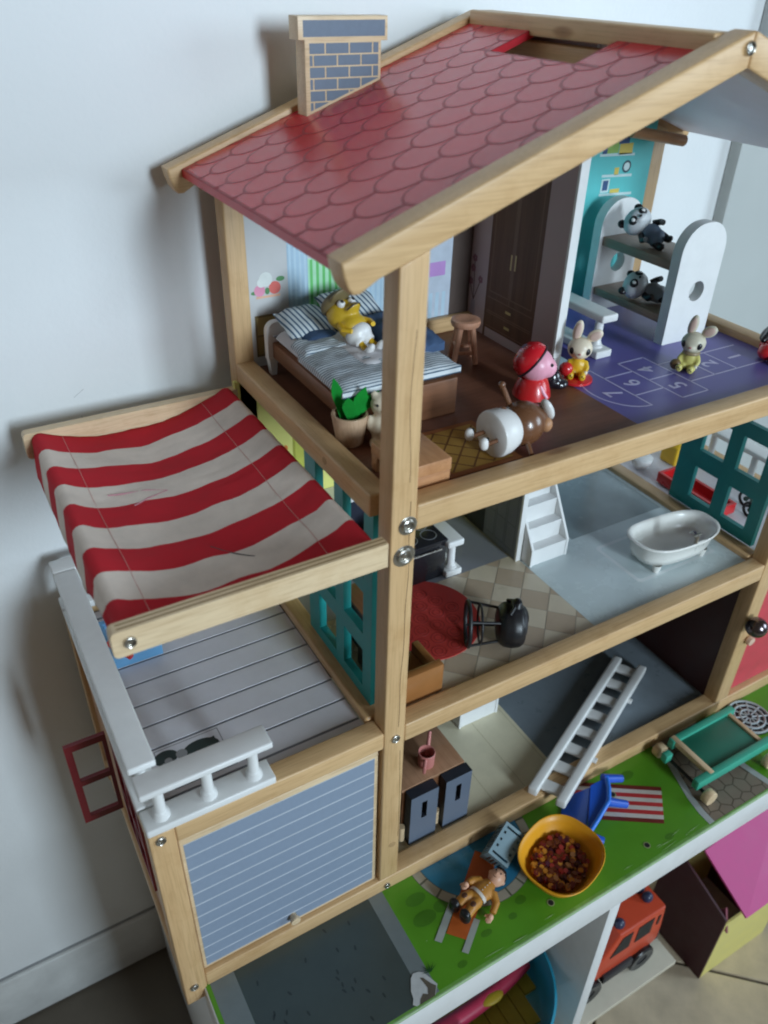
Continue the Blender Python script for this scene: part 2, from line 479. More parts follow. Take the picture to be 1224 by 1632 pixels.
# striped lounger print
m_dr = pr('print_maroon', 112, 40, 34, 0.4); m_rd = pr('print_red', 186, 52, 54, 0.4); m_wh = pr('print_white', 206, 198, 190, 0.4)
A0, U, V = Vector((32.68, -4.47)), Vector((-8.8, 5.76)), Vector((-3.07, -3.42))
cols = [m_dr, m_wh, m_rd, m_wh, m_rd, m_wh, m_rd, m_wh, m_dr]
for i, mm in enumerate(cols):
    t0, t1 = i / 9, (i + 1) / 9
    pts = [A0 + V * t0, A0 + V * t1, A0 + V * t1 + U, A0 + V * t0 + U]
    flat('printed_stripe', [(p.x, p.y) for p in pts], mm, z=0.02)
# curved path and cobbled drive
m_path = pr('print_path_edge', 172, 178, 178, 0.38)
m_cobj = pr('print_cobble_joint', 88, 78, 66, 0.5)
m_cob = plain('print_cobble', rgb(128, 116, 102), 0.42, var=0.12, vs=40)
LE = [(35.9, 0.6), (35.7, -2.2), (34.9, -4.6), (34.1, -6.9), (33.75, -8.8), (33.7, -10.28)]
RE = [(42.3, 0.6), (42.3, -3.5), (42.6, -7.0), (43.0, -9.0), (43.3, -10.28)]
flat('path_edge', [(x, y) for x, y in LE] + [(x + 0.75, y) for x, y in LE[::-1]], m_path, z=0.03)
flat('path_edge', [(x, y) for x, y in RE] + [(x + 0.75, y) for x, y in RE[::-1]], m_path, z=0.03)
flat('cobble_bed', [(x + 0.7, y) for x, y in LE] + RE[::-1], m_cobj, z=0.008)
def interp(E, y):
    for (x0, y0), (x1, y1) in zip(E, E[1:]):
        if y1 <= y <= y0: return x0 + (x1 - x0) * (y - y0) / (y1 - y0)
    return E[-1][0]
rs = random.Random(3)
seeds = []
for r_ in range(-1, 8):
    for c_ in range(-1, 8):
        seeds.append((34.4 + (c_ + 0.5 * (r_ % 2)) * 1.6 + rs.uniform(-.35, .35), 0.4 - r_ * 1.5 + rs.uniform(-.35, .35)))
for i, (sx_, sy_) in enumerate(seeds):
    c = [(sx_ - 2, sy_ - 2), (sx_ + 2, sy_ - 2), (sx_ + 2, sy_ + 2), (sx_ - 2, sy_ + 2)]
    for k, (tx, ty) in enumerate(seeds):
        if k == i or (tx - sx_) ** 2 + (ty - sy_) ** 2 > 16: continue
        nx_, ny_ = tx - sx_, ty - sy_; L_ = math.hypot(nx_, ny_); nx_ /= L_; ny_ /= L_; dd_ = L_ / 2 - 0.07
        out = []
        for q in range(len(c)):
            a, b = c[q], c[(q + 1) % len(c)]
            fa = dd_ - ((a[0] - sx_) * nx_ + (a[1] - sy_) * ny_); fb = dd_ - ((b[0] - sx_) * nx_ + (b[1] - sy_) * ny_)
            if fa >= 0: out.append(a)
            if (fa >= 0) != (fb >= 0):
                t = fa / (fa - fb); out.append((a[0] + (b[0] - a[0]) * t, a[1] + (b[1] - a[1]) * t))
        c = out
        if len(c) < 3: break
    if len(c) < 3: continue
    xl, xr = interp(LE, min(0.5, max(sy_, -10.2))) + 0.78, interp(RE, min(0.5, max(sy_, -10.2))) - 0.04
    c = clip(c, xl, xr, -10.24, 0.5)
    if len(c) >= 3: flat('cobble', c, m_cob, z=0.016)
# bolt holes in the board
m_cr = pr('hole_rim', 150, 160, 110, 0.5)
for (x, y) in ((26.2, -8.82), (13.73, -8.75), (27.4, -2.6), (27.05, -3.55)):
    flat('hole_rim', circ(x, y, 0.36, 18), m_cr, z=0.034)
    flat('bolt_hole', circ(x, y, 0.27, 18), BLK, z=0.044)
m_scr = pr('print_scratch', 176, 200, 150, 0.7)
for k in range(16):
    x = rs.uniform(1.0, 33.0); y = rs.uniform(-10.1, -9.3) if k < 11 else rs.uniform(-9.0, -5.0); L_ = rs.uniform(0.4, 2.6) if k < 11 else rs.uniform(0.15, 0.4); a_ = rs.uniform(-0.08, 0.12)
    flat('scratch', [(x, y), (x + L_ * 0.5, y + L_ * 0.5 * a_ + 0.03), (x + L_, y + L_ * a_), (x + L_ * 0.5, y + L_ * 0.5 * a_ - 0.01)], m_scr, z=0.05)
# torn corner of the sheet
m_torn = plain('torn_paper', rgb(190, 192, 192), 0.8, var=0.10, vs=120)
m_fib = plain('torn_board', rgb(92, 84, 72), 0.9, var=0.3, vs=120)
flat('torn_paper', [(-1.46, -8.1), (-1.1, -7.85), (-0.6, -7.95), (-0.25, -8.19), (0.05, -8.9), (0.32, -9.64), (0.0, -9.95), (-0.3, -10.3), (-2.2, -10.3), (-2.45, -10.04), (-2.15, -9.64), (-2.0, -9.0)], m_torn, z=0.06, t=0.012)
flat('torn_fibre', [(-0.75, -8.45), (-0.5, -8.6), (-0.15, -9.3), (0.15, -9.7), (-0.1, -10.0), (-0.4, -10.35), (-1.9, -10.35), (-1.65, -10.0), (-1.2, -9.7), (-0.85, -9.95), (-0.6, -9.5)], m_fib, z=0.08, t=0.012)
m_tuft = pr('print_tuft', 18, 74, 22, 0.5)
for k in range(7):
    a = math.radians(20 + 25 * k + rs.uniform(-6, 6)); r = rs.uniform(0.6, 1.0)
    x, y = 0.35, -8.45
    flat('grass_blade', [(x - 0.06 * math.sin(a), y + 0.06 * math.cos(a)), (x + r * math.cos(a), y + r * math.sin(a)), (x + 0.06 * math.sin(a), y - 0.06 * math.cos(a))], m_tuft, z=0.06 + 0.004 * k)

# ------------------------------------------------------------------ the dollhouse
H = thing('dollhouse', 'large open wooden dollhouse with red scalloped roof, striped awning and blue garage', 'dollhouse', (15, 10, -2))
PB = 0.16
def beam(name, x0, x1, y0, y1, z0, z1, axis, mat=W, bev=PB, parent=H, label=None):
    return part(name, MB().box(x0, x1, y0, y1, z0, z1, bev, 3), mat[axis], parent, label=label)
RS = 0.3613                                   # roof slope
def rz(x): return 58.71 + RS * (x + 3.51)     # top of the left rafters
AX = 23.75                                    # ridge line
def rzr(x): return rz(AX) - RS * (x - AX) if x > AX else rz(x)
# posts
def post(x0, x1, y0, y1, z0, ztop):
    z_l, z_r = ztop(x0), ztop(x1)
    mb = MB().prism([(x0, z0), (x1, z0), (x1, z_r), (x0, z_l)], 'y', y0, y1, PB, 3)
    return part('post', mb, W['z'], H)
und = lambda x: rzr(x) - 2.05
p1 = post(0, 1.94, 0, 1.79, 0.0, und)
p2 = post(45.57, 47.75, 0, 1.79, 0.0, und)
post(-0.3, 1.5, 26.5, 28.3, 21.0, lambda x: und(x) + 0.1)
post(46.0, 47.8, 26.5, 28.3, 0.0, lambda x: und(x) + 0.1)
flatz = lambda z: (lambda x: z)
post(-19.0, -17.08, 0, 1.79, -3.45, flatz(20.69))
post(-19.0, -17.2, 26.5, 28.3, -3.45, flatz(20.69))
post(-0.9, 0.9, 26.5, 28.3, 0.0, flatz(20.9))
# front beams
beam('beam', -17.08, 66, 0.0, 1.8, -1.93, 0.0, 'x')
beam('beam', 1.94, 45.57, 0.02, 1.72, 18.68, 20.69, 'x')
beam('beam', 1.94, 45.57, 0.02, 1.72, 39.93, 42.0, 'x')
beam('beam', -17.08, 0.0, 0.02, 1.82, 18.88, 20.71, 'x')
beam('beam', 47.75, 58.4, 0.02, 1.82, 18.88, 20.71, 'x')
# side beams, running back
beam('beam', -0.28, 1.42, 2.45, 26.6, 40.2, 42.0, 'y')
beam('beam', 46.2, 47.9, 1.9, 26.6, 40.2, 42.0, 'y')
beam('beam', -0.68, 0.95, 1.9, 26.6, 20.0, 20.95, 'y', bev=0.25)
beam('beam', 45.1, 46.75, 1.9, 26.6, 19.9, 20.75, 'y')
beam('beam', -19.0, -17.2, 1.79, 26.5, 18.9, 20.69, 'y')
beam('beam', -18.9, -17.3, 1.79, 26.5, -1.93, 0.0, 'y')
beam('beam', 1.5, 46.0, 26.62, 28.2, 39.95, 42.0, 'x')
beam('beam', -17.2, -0.9, 26.6, 28.2, 18.9, 20.69, 'x')
beam('beam', 58.4, 60.2, 0.0, 28, 18.9, 20.69, 'y')
# crack lines in the tall post
m_crack = pr('wood_crack', 92, 64, 36, 0.8)
cr = MB().tube([(1.42, -0.004, z) if False else (1.35 + 0.1 * math.sin(z * 0.21) + 0.05 * math.sin(z * 0.9), -0.002, z) for z in [20.9 + 0.8 * k for k in range(28)]], 0.022, 5)
part('wood_crack', cr, m_crack, p1)
cr = MB().tube([(1.15 + 0.12 * math.sin(z * 0.6), -0.002, z) for z in [44 + 0.6 * k for k in range(18)]], 0.018, 5)
part('wood_crack', cr, m_crack, p1)
cr = MB().tube([(1.45 - 0.3 * math.sin((z - 20) * 0.12), -0.002, z) for z in [6 + 0.7 * k for k in range(18)]], 0.020, 5)
part('wood_crack', cr, m_crack, p1)
# bolts
def bolt(x, y, z, r, parent, big=True, label=None):
    mb = MB()
    rx = Matrix.Rotation(math.radians(90), 3, 'X')
    prof = [(0, 0.10), (0.16 * r / 0.5, 0.10), (0.22 * r / 0.5, 0.02), (0.30 * r / 0.5, 0.02), (0.34 * r / 0.5, 0.14), (0.40 * r / 0.5, 0.17), (0.46 * r / 0.5, 0.14), (r, 0.03), (r * 1.02, -0.1)]
    mb.lathe(prof, (x, y, z), 24, rx)
    b = part('bolt', mb, STEEL, parent)
    if big:
        part('washer', MB().lathe([(r * 0.95, 0.02), (r * 1.25, 0.05), (r * 1.38, 0.02), (r * 1.40, -0.05)], (x, y, z), 28, rx), STEEL, parent)
    return b
bolt(1.24, -0.02, 40.62, 0.52, p1); bolt(1.05, -0.02, 38.18, 0.62, p1)
bolt(1.02, 0, 19.65, 0.42, p1, False)
bolt(0.8, 0, -1.15, 0.36, H, False)
bolt(-18.19, 0, 19.97, 0.42, H, False); bolt(-18.16, 0, -0.97, 0.40, H, False)
m_plug = pr('wood_plug', 176, 142, 100, 0.7)
part('wood_plug', MB().lathe([(0, 0.03), (0.34, 0.03), (0.38, -0.02)], (1.2, 0, 5.1), 20, Matrix.Rotation(math.radians(90), 3, 'X')), m_plug, p1)
part('wood_plug', MB().lathe([(0, 0.03), (0.30, 0.03), (0.34, -0.02)], (-0.28, 9.2, 41.2), 20, Matrix.Rotation(math.radians(-90), 3, 'Y')), m_plug, H)

# floors
m_brown = wood('print_brown_floor', 'x', (0.20, 0.078, 0.044, 1), (0.135, 0.05, 0.029, 1), rough=0.4, across=40, knots=False)
m_purple = plain('print_purple', rgb(104, 96, 166), 0.36, var=0.02, vs=10, bump=0.0)
AZ = 41.3
part('floor_panel', MB().box(1.42, 24.3, 1.72, 26.6, 40.3, AZ), m_brown, H, label='dark brown bedroom floor')
fp = part('floor_panel', MB().plate('z', [24.3, 25.2, 29.3, 46.2], [1.72, 13.6, 22.5, 26.6], {(1, 1)}, 40.3, AZ), m_purple, H, label='purple floor with painted hopscotch')
# hopscotch
m_chalk = pr('print_chalk', 206, 200, 230, 0.4)
def line(p, q, w=0.13, z=AZ, name='painted_line', par=fp, mat=m_chalk):
    p, q = Vector(p), Vector(q); d = (q - p).normalized(); n = Vector((-d.y, d.x)) * w / 2; d = d * w / 2
    pts = [p - d + n, q + d + n, q + d - n, p - d - n]
    return part(name, MB().prism([(v.x, v.y) for v in pts], 'z', z - 0.003, z + 0.008), mat, par, smooth=0)
LX = 0.0
for p, q in (((31.25, 12.05), (34.4, 12.05)), ((34.4, 12.05), (34.4, 4.25)), ((34.4, 4.25), (31.25, 4.25)), ((31.25, 4.25), (31.25, 12.05)), ((31.25, 8.15), (34.4, 8.15)),
             ((27.85, 12.05), (27.85, 4.45)), ((27.85, 10.2), (31.25, 10.2)), ((27.85, 6.42), (31.25, 6.42)),
             ((34.4, 10.2), (44.6, 10.2)), ((34.4, 6.25), (44.6, 6.25)), ((40.45, 10.2), (40.45, 6.25)), ((37.5, 10.2), (37.5, 6.25))):
    line(p, q)
arcp = [(27.85 - 3.1 * math.sin(PI * k / 16), 8.25 + 3.8 * math.cos(PI * k / 16)) for k in range(17)]
mb = MB()
for (p, q) in zip(arcp, arcp[1:]):
    p, q = Vector(p), Vector(q); d = (q - p).normalized(); n = Vector((-d.y, d.x)) * 0.065
    mb.prism([(v.x, v.y) for v in (p + n, q + n, q - n, p - n)], 'z', AZ - 0.003, AZ + 0.008)
part('painted_line', mb, m_chalk, fp, smooth=0)
def glyph(txt, size, mat, parent, m4, name, bold=0.02):
    cu = bpy.data.curves.new('t', 'FONT'); cu.body = txt; cu.size = size; cu.align_x = 'CENTER'; cu.align_y = 'CENTER'; cu.extrude = 0.006; cu.offset = bold
    o = bpy.data.objects.new('t', cu); COL.objects.link(o)
    dg = bpy.context.evaluated_depsgraph_get()
    me = bpy.data.meshes.new_from_object(o.evaluated_get(dg))
    mb = MB(); mb.bm.from_mesh(me); mb.xf(m4)
    bpy.data.objects.remove(o); bpy.data.curves.remove(cu); bpy.data.meshes.remove(me)
    return part(name, mb, mat, parent, smooth=0)
def frame(o, xa, ya):
    xa, ya = Vector(xa).normalized(), Vector(ya).normalized(); za = xa.cross(ya)
    m = Matrix((xa, ya, za)).transposed().to_4x4(); m.translation = Vector(o); return m
for t, x, y in (('7', 26.6, 7.6), ('6', 29.5, 8.4), ('4', 32.8, 9.9), ('5', 32.8, 6.2), ('2', 39.0, 8.2), ('1', 42.5, 8.2)):
    glyph(t, 2.3, m_chalk, fp, frame((x, y, AZ + 0.008), (0, 1, 0), (-1, 0, 0)), 'painted_number')

# middle floor
MZ = 20.2
m_floor_beige = plain('print_floor_beige', rgb(168, 156, 140), 0.34, var=0.05)
m_ck_d = plain('print_check_dark', rgb(184, 164, 142), 0.32, var=0.06)
m_ck_l = plain('print_check_light', rgb(206, 192, 170), 0.32, var=0.05)
mf = part('floor_panel', MB().box(0.95, 24.0, 1.72, 26.6, 19.3, MZ - 0.02), m_floor_beige, H, label='beige checkered kitchen floor')
e1, e2, o0 = Vector((1.92, -1.96)), Vector((-1.86, -1.9)), Vector((19.45, 11.61))
for i in range(-9, 10):
    for j in range(-9, 10):
        o_ = o0 + e1 * i + e2 * j
        g = 0.018
        q = [o_ + e1 * g + e2 * g, o_ + e1 * (1 - g) + e2 * g, o_ + e1 * (1 - g) + e2 * (1 - g), o_ + e1 * g + e2 * (1 - g)]
        c = clip([(v.x, v.y) for v in q], 1.0, 23.98, 1.75, 14.5)
        if len(c) >= 3:
            ar = abs(sum(c[k][0] * c[(k + 1) % len(c)][1] - c[(k + 1) % len(c)][0] * c[k][1] for k in range(len(c)))) / 2
            if ar > 0.25:
                part('floor_tile', MB().prism(c, 'z', MZ - 0.021, MZ), m_ck_d if (i + j) % 2 else m_ck_l, mf, smooth=0)
m_kgrey = plain('print_kitchen_grey', rgb(136, 138, 146), 0.35, var=0.04)
part('floor_print', MB().box(1.0, 23.4, 14.52, 26.5, MZ - 0.022, MZ - 0.002), m_kgrey, mf)
m_blue = plain('print_bath_blue', rgb(202, 214, 216), 0.26, var=0.06, vs=20, bump=0.0)
m_bgrey = plain('print_bath_grey', rgb(142, 156, 160), 0.25, var=0.16, vs=14, bump=0.0)
mf2 = part('floor_panel', MB().box(24.0, 45.1, 1.72, 26.6, 19.3, MZ), m_blue, H, label='pale blue bathroom floor')
part('floor_print', MB().prism([(31.3, 13.6), (44.6, 13.6), (44.6, 26.4), (31.3, 26.4)], 'z', MZ - 0.003, MZ + 0.006), m_bgrey, mf2)
m_bprint = plain('print_bath_mat', rgb(222, 228, 230), 0.25, var=0.05)
part('floor_print', MB().prism(rrect(32.4, 43.6, 4.6, 11.3, 0.5), 'z', MZ - 0.003, MZ + 0.007), m_bprint, mf2)
part('floor_print', MB().prism(rrect(32.8, 43.2, 5.0, 10.9, 0.4), 'z', MZ - 0.003, MZ + 0.012), m_blue, mf2)
# ground floor
GF = -0.6
m_cream = plain('print_cream', rgb(222, 214, 186), 0.35, var=0.06)
m_slate = plain('print_slate', rgb(122, 132, 140), 0.3, var=0.08)
g1 = part('floor_panel', MB().box(-0.3, 23.45, 1.8, 26.6, -1.6, GF), m_cream, H, label='cream ground floor')
m_crj = pr('print_cream_joint', 188, 180, 146, 0.4)
for k in range(6):
    line((3.0 + 4 * k, 2.2), (3.0 + 4 * k, 14), 0.06, GF, 'painted_line', g1, m_crj)
part('floor_panel', MB().box(23.45, 46, 1.8, 26.6, -1.6, GF), m_slate, H, label='slate grey ground floor')
# balcony floor of planks
m_deckj = plain('print_deck_joint', rgb(122, 124, 132), 0.5, var=0.1)
m_deck = plain('print_deck', rgb(218, 216, 222), 0.42, var=0.06, vs=25)
bf = part('balcony_floor', MB().box(-17.2, -0.68, 1.82, 26.6, 19.2, 19.94), m_deckj, H)
ys = [3.05 + 2.475 * k for k in range(10)]
prev = 1.84
for y in ys + [26.5]:
    part('plank', MB().box(-17.18, -0.70, prev + 0.12, y - 0.12, 19.92, 20.0, 0.012, 1), m_deck, bf)
    prev = y
# printed plants on the deck
m_pl = pr('print_leaf', 46, 60, 58, 0.45); m_plg = pr('print_grey_dot', 150, 150, 152, 0.5); m_ln = pr('print_thin_line', 110, 112, 118, 0.5)
def bp(name, pts, mat, dz): part(name, MB().prism(pts, 'z', 19.999, 20.0 + dz), mat, bf, smooth=0)
bp('printed_box', [(-16.4, 4.6), (-11.2, 4.6), (-11.2, 7.7), (-16.4, 7.7)], m_ln, 0.004)
bp('printed_box', [(-16.34, 4.66), (-11.26, 4.66), (-11.26, 7.64), (-16.34, 7.64)], m_deck, 0.008)
bp('printed_leaf', circ(-13.0, 6.3, 1.5, 24, 0.95), m_pl, 0.014)
bp('printed_leaf', circ(-15.7, 6.75, 0.95, 24, 0.7), m_pl, 0.014)
bp('printed_leaf', [(-14.8, 5.6), (-11.7, 5.6), (-11.7, 7.05), (-14.8, 6.4)], m_pl, 0.018)
bp('printed_leaf', [(-16.0, 3.6), (-11.0, 3.6), (-11.0, 4.8), (-16.0, 4.8)], pr('print_navy', 56, 70, 84), 0.018)
for x, y, r in ((-14.5, 6.55, 0.45), (-15.6, 6.35, 0.3), (-16.0, 6.1, 0.2), (-13.2, 4.5, 0.35), (-10.9, 4.6, 0.35), (-15.6, 4.4, 0.3)):
    bp('printed_leaf', circ(x, y, r, 16), m_plg, 0.022)
# right terrace floor
part('balcony_floor', MB().box(46.75, 58.4, 1.82, 26.6, 19.2, 19.96), m_deck, H)
# garage and ground-floor interior walls (dark)
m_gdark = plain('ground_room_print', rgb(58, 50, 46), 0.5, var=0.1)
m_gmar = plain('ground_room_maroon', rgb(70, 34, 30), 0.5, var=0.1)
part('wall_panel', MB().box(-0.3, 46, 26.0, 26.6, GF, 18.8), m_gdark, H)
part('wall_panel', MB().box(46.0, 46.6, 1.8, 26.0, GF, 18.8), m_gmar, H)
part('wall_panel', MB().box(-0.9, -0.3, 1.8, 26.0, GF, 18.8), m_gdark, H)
gs = part('wall_panel', MB().plate('x', [1.8, 6.3, 8.8, 11.3, 13.8, 22.5, 26.5], [0.0, 5.2, 8.7, 12.6, 16.0, 18.9], {(1, 1), (2, 1), (3, 1), (1, 2), (2, 2), (3, 2), (1, 3), (2, 3), (3, 3)}, -18.55, -18.05), WR['y'], H, label='reddish side wall of the garage with window opening')
part('window_frame', MB().plate('x', [6.1, 6.7, 9.75, 10.25, 13.4, 14.0], [5.0, 5.6, 10.3, 10.9, 15.6, 16.2], {(1, 1), (3, 1), (1, 3), (3, 3)}, -18.85, -18.5), pr('maroon_paint', 150, 34, 46, 0.4), gs)
# open red shutter on the left side
M_sh = pr('shutter_red', 122, 26, 36, 0.45)
shut = MB().plate('y', [-22.45, -21.85, -19.4, -19.05], [7.3, 8.0, 12.1, 12.75, 16.6, 17.3], {(1, 1), (1, 3)}, 13.9, 14.3)
part('shutter', shut, M_sh, H, label='dark red shutter swung open from the garage side wall')
# back walls
def roof_poly(x0, x1, z0, dz=-1.6):
    xs = [x0] + ([AX] if x0 < AX < x1 else []) + [x1]
    return [(x0, z0), (x1, z0)] + [(x, rzr(x) + dz) for x in xs[::-1]]
m_bed_wall = plain('print_bedroom_wall', rgb(196, 196, 196), 0.5, var=0.03)
bw = part('wall_panel', MB().prism(roof_poly(1.4, 24.5, AZ), 'y', 26.5, 27.0), m_bed_wall, H, label='bedroom back wall print')
def wp(pts, mat, d=0.01, name='wall_print', par=None, axis='y', at=26.5):
    return part(name, MB().prism(pts, axis, at - d, at + 0.005), mat, par or bw, smooth=0)
R4 = lambda x0, x1, z0, z1: [(x0, z0), (x1, z0), (x1, z1), (x0, z1)]
m_lb = pr('print_light_blue', 170, 198, 218); m_lb2 = pr('print_light_blue_stripe', 188, 212, 228)
m_gr = pr('print_curtain_green', 108, 196, 112); m_grl = pr('print_curtain_pale', 176, 226, 188)
wp(R4(5.0, 6.9, 42.2, 54.5), m_lb, 0.01)
for k in range(4): wp(R4(5.15 + k * 0.47, 5.35 + k * 0.47, 42.2, 54.5), m_lb2, 0.016)
wp(R4(6.9, 12.3, 42.2, 50.2), m_grl, 0.012)
wp(R4(6.95, 12.3, 51.0, 53.5), m_gr, 0.014)
wp(R4(6.9, 12.3, 50.2, 51.0), pr('print_white_band', 214, 220, 222), 0.013)
for k in range(9): wp(R4(7.1 + k * 0.6, 7.36 + k * 0.6, 43, 50.1), m_gr, 0.018)
wp(R4(12.3, 14.6, 42.2, 56), m_lb2, 0.01)
for k in range(4): wp(R4(12.5 + k * 0.55, 12.7 + k * 0.55, 42.2, 56), m_lb, 0.014)
wp(R4(19.0, 22.0, 42.4, 51), pr('print_pale_panel', 196, 206, 220), 0.01)
wp(R4(19.5, 21.3, 46.8, 48.15), pr('print_lilac', 196, 150, 214), 0.016)
wp(R4(20.5, 21.8, 50.2, 52.5), pr('print_amber', 216, 172, 96), 0.016)
for k in range(3): wp(R4(19.6 + k * 0.75, 20.0 + k * 0.75, 42.5, 45.2), m_lb2, 0.014)
wp(R4(22.0, 24.4, AZ, 60), pr('painted_corner_shade', 86, 72, 66), 0.01)  # corner shade between back wall and partition, painted as a dark strip
# flower shelf sticker
m_fp = pr('print_rose', 228, 150, 178); m_fr = pr('print_coral', 224, 112, 104); m_fw = pr('print_flower_white', 222, 226, 222); m_fg = pr('print_flower_leaf', 88, 142, 92)
wp(R4(2.0, 4.2, 47.42, 47.62), pr('print_shelf_peach', 226, 178, 150), 0.012)
wp([(p[0], p[1]) for p in circ(2.35, 48.1, 0.5, 16)], m_fp, 0.018); wp(circ(3.75, 48.2, 0.55, 16), m_fr, 0.018)
wp(circ(2.95, 49.0, 0.62, 16), m_fw, 0.022); wp(circ(2.55, 48.75, 0.4, 14), m_fw, 0.02)
wp(circ(4.3, 48.9, 0.4, 10, 0.22), m_fg, 0.015); wp(circ(1.85, 47.95, 0.3, 10, 0.16), m_fg, 0.015); wp(circ(3.05, 48.0, 0.22, 10, 0.3), m_fg, 0.024)
# bedside cabinet sticker
wp(R4(1.75, 4.35, 42.2, 45.95), pr('print_olive_frame', 118, 100, 62), 0.012)
wp(R4(1.92, 4.2, 44.2, 45.75), pr('print_ochre', 168, 146, 92), 0.018); wp(R4(1.92, 4.2, 42.4, 44.0), pr('print_ochre2', 150, 128, 80), 0.018)
# teal wall
tw = part('wall_panel', MB().prism(roof_poly(24.5, 46.1, AZ), 'y', 26.5, 27.0), TEALW, H, label='turquoise back wall of the play room')
m_sw = pr('print_shelf_white', 206, 226, 226); m_y = pr('print_yellow', 222, 196, 90); m_by = pr('print_navy_book', 52, 84, 130)
for (x0, x1, z) in ((39.6, 44.1, 52.3), (39.6, 43.7, 54.1), (38.9, 43.6, 56.1)):
    wp([(x0, z - 0.1), (x1, z - 0.3), (x1, z - 0.05), (x0, z + 0.15)], m_sw, 0.014, par=tw)
wp(R4(39.7, 40.8, 52.5, 53.8), m_sw, 0.014, par=tw); wp(R4(39.9, 40.6, 52.7, 53.65), m_by, 0.02, par=tw)
wp(R4(41.0, 42.3, 52.35, 52.75), m_y, 0.014, par=tw); wp(R4(41.2, 41.8, 54.1, 54.8), m_y, 0.014, par=tw)
wp(circ(42.8, 54.8, 0.6, 18), pr('print_clock_dark', 40, 74, 86), 0.014, par=tw); wp(circ(42.8, 54.8, 0.4, 18), m_sw, 0.02, par=tw)
wp(R4(39.4, 41.3, 56.2, 57.4), pr('print_lime', 156, 196, 96), 0.014, par=tw); wp(R4(41.4, 43.2, 56.0, 57.0), m_y, 0.014, par=tw); wp(R4(39.2, 39.8, 56.2, 57.3), m_by, 0.02, par=tw); wp(R4(41.2, 42.6, 57.0, 57.6), m_by, 0.018, par=tw)
wp(R4(25.3, 36.0, 42.4, 62), pr('print_sand_edge', 190, 178, 130), 0.004, par=tw) if False else None
# partition in the attic with printed wardrobe
m_part = plain('print_mauve_wall', rgb(186, 164, 164), 0.6, var=0.03)
pt = part('partition', MB().prism([(13.5, AZ), (26.5, AZ), (26.5, rz(AX) - 1.7), (13.5, rz(AX) - 1.7)], 'x', 24.28, 25.1), m_part, H, label='attic partition printed with a wardrobe')
part('partition_edge', MB().box(24.25, 25.14, 13.2, 13.5, AZ, rz(AX) - 1.7, 0.03, 1), WHITE, pt)
m_w1 = wood('print_wardrobe', 'z', (0.15, 0.066, 0.036, 1), (0.105, 0.045, 0.025, 1), rough=0.65, knots=False)
m_w2 = pr('print_wardrobe_line', 124, 88, 66); m_br = pr('print_brass', 196, 170, 112)
def px(pts, mat, d): return wp(pts, mat, d, 'wardrobe_print', pt, 'x', 24.28)
px(R4(16.4, 23.7, 42.2, 58.5), m_w1, 0.01)
for (a0, a1) in ((16.9, 20.0), (20.25, 23.2)):
    for q in (R4(a0, a0 + 0.09, 45.8, 57.5), R4(a1 - 0.09, a1, 45.8, 57.5), R4(a0, a1, 45.8, 45.89), R4(a0, a1, 57.41, 57.5)): px(q, m_w2, 0.016)
px(R4(20.06, 20.18, 45.3, 58.5), m_w2, 0.016)
for z in (42.4, 43.9): 
    for q in (R4(16.7, 23.4, z, z + 0.08), R4(16.7, 23.4, z + 1.3, z + 1.38)): px(q, m_w2, 0.016)
    px(R4(19.7, 20.5, z + 0.55, z + 0.8), m_br, 0.02)
px(R4(19.72, 19.92, 48.6, 50.0), m_br, 0.022); px(R4(20.32, 20.52, 48.5, 49.9), m_br, 0.022)
px(R4(16.4, 16.7, AZ, 42.2), m_w1, 0.01); px(R4(23.4, 23.7, AZ, 42.2), m_w1, 0.01)
m_vase = pr('print_vase', 162, 146, 152); m_tw = pr('print_twig', 92, 66, 66); m_fl = pr('print_pink_flower', 142, 96, 106)
px([(25.1, AZ + 0.3), (26.2, AZ + 0.3), (25.95, 44.2), (25.35, 44.2)], m_vase, 0.012)
def twig(p, q):
    p, q = Vector(p), Vector(q); d = (q - p).normalized(); n = Vector((-d.y, d.x)) * 0.045
    px([tuple(p + n), tuple(q + n), tuple(q - n), tuple(p - n)], m_tw, 0.016)
twig((25.65, 44.2), (25.85, 48.0)); twig((25.65, 44.2), (24.8, 46.2)); twig((25.65, 44.2), (26.3, 45.6))
for (y, z) in ((25.85, 48.2), (24.75, 46.4), (26.25, 45.9), (26.0, 47.2)):
    for k in range(5):
        a = 2 * PI * k / 5; px(circ(y + 0.22 * math.cos(a), z + 0.22 * math.sin(a), 0.17, 8), m_fl, 0.018)
# baseboard-like batten under bedroom wall
beam('batten', 14.5, 24.4, 25.6, 26.45, AZ, AZ + 1.5, 'x', bev=0.2)
# middle storey walls
m_yw = plain('print_lemon_wall', rgb(226, 224, 130), 0.5, var=0.03)
mw = part('wall_panel', MB().box(-0.6, 24.0, 26.5, 27.0, MZ, 40.2), m_yw, H, label='lemon yellow kitchen back wall')
wp(R4(4.7, 6.8, 29.5, 34.5), pr('print_lime_frame', 170, 170, 70), 0.012, par=mw); wp(R4(4.95, 6.6, 29.8, 34.2), pr('print_lime_pic', 196, 200, 90), 0.018, par=mw)
wp(circ(3.9, 32.3, 0.3, 8, 0.4), pr('print_orange_bird', 222, 130, 60), 0.014, par=mw)
part('kitchen_counter', MB().box(6.6, 15.5, 23.8, 26.45, MZ, 26.0, 0.05, 1), pr('navy_front', 44, 48, 62), mw)
part('worktop', MB().box(6.3, 15.6, 23.5, 26.45, 26.0, 26.5, 0.05, 1), WHITE, mw)
wp([(8.1, 22.6), (8.8, 22.6), (8.6, 23.4), (8.2, 24.9)], pr('print_flame', 222, 176, 90), 0.012, par=mw, at=23.8)
wp(R4(9.0, 10.5, 22.0, 22.25), m_wh, 0.012, par=mw, at=23.8)
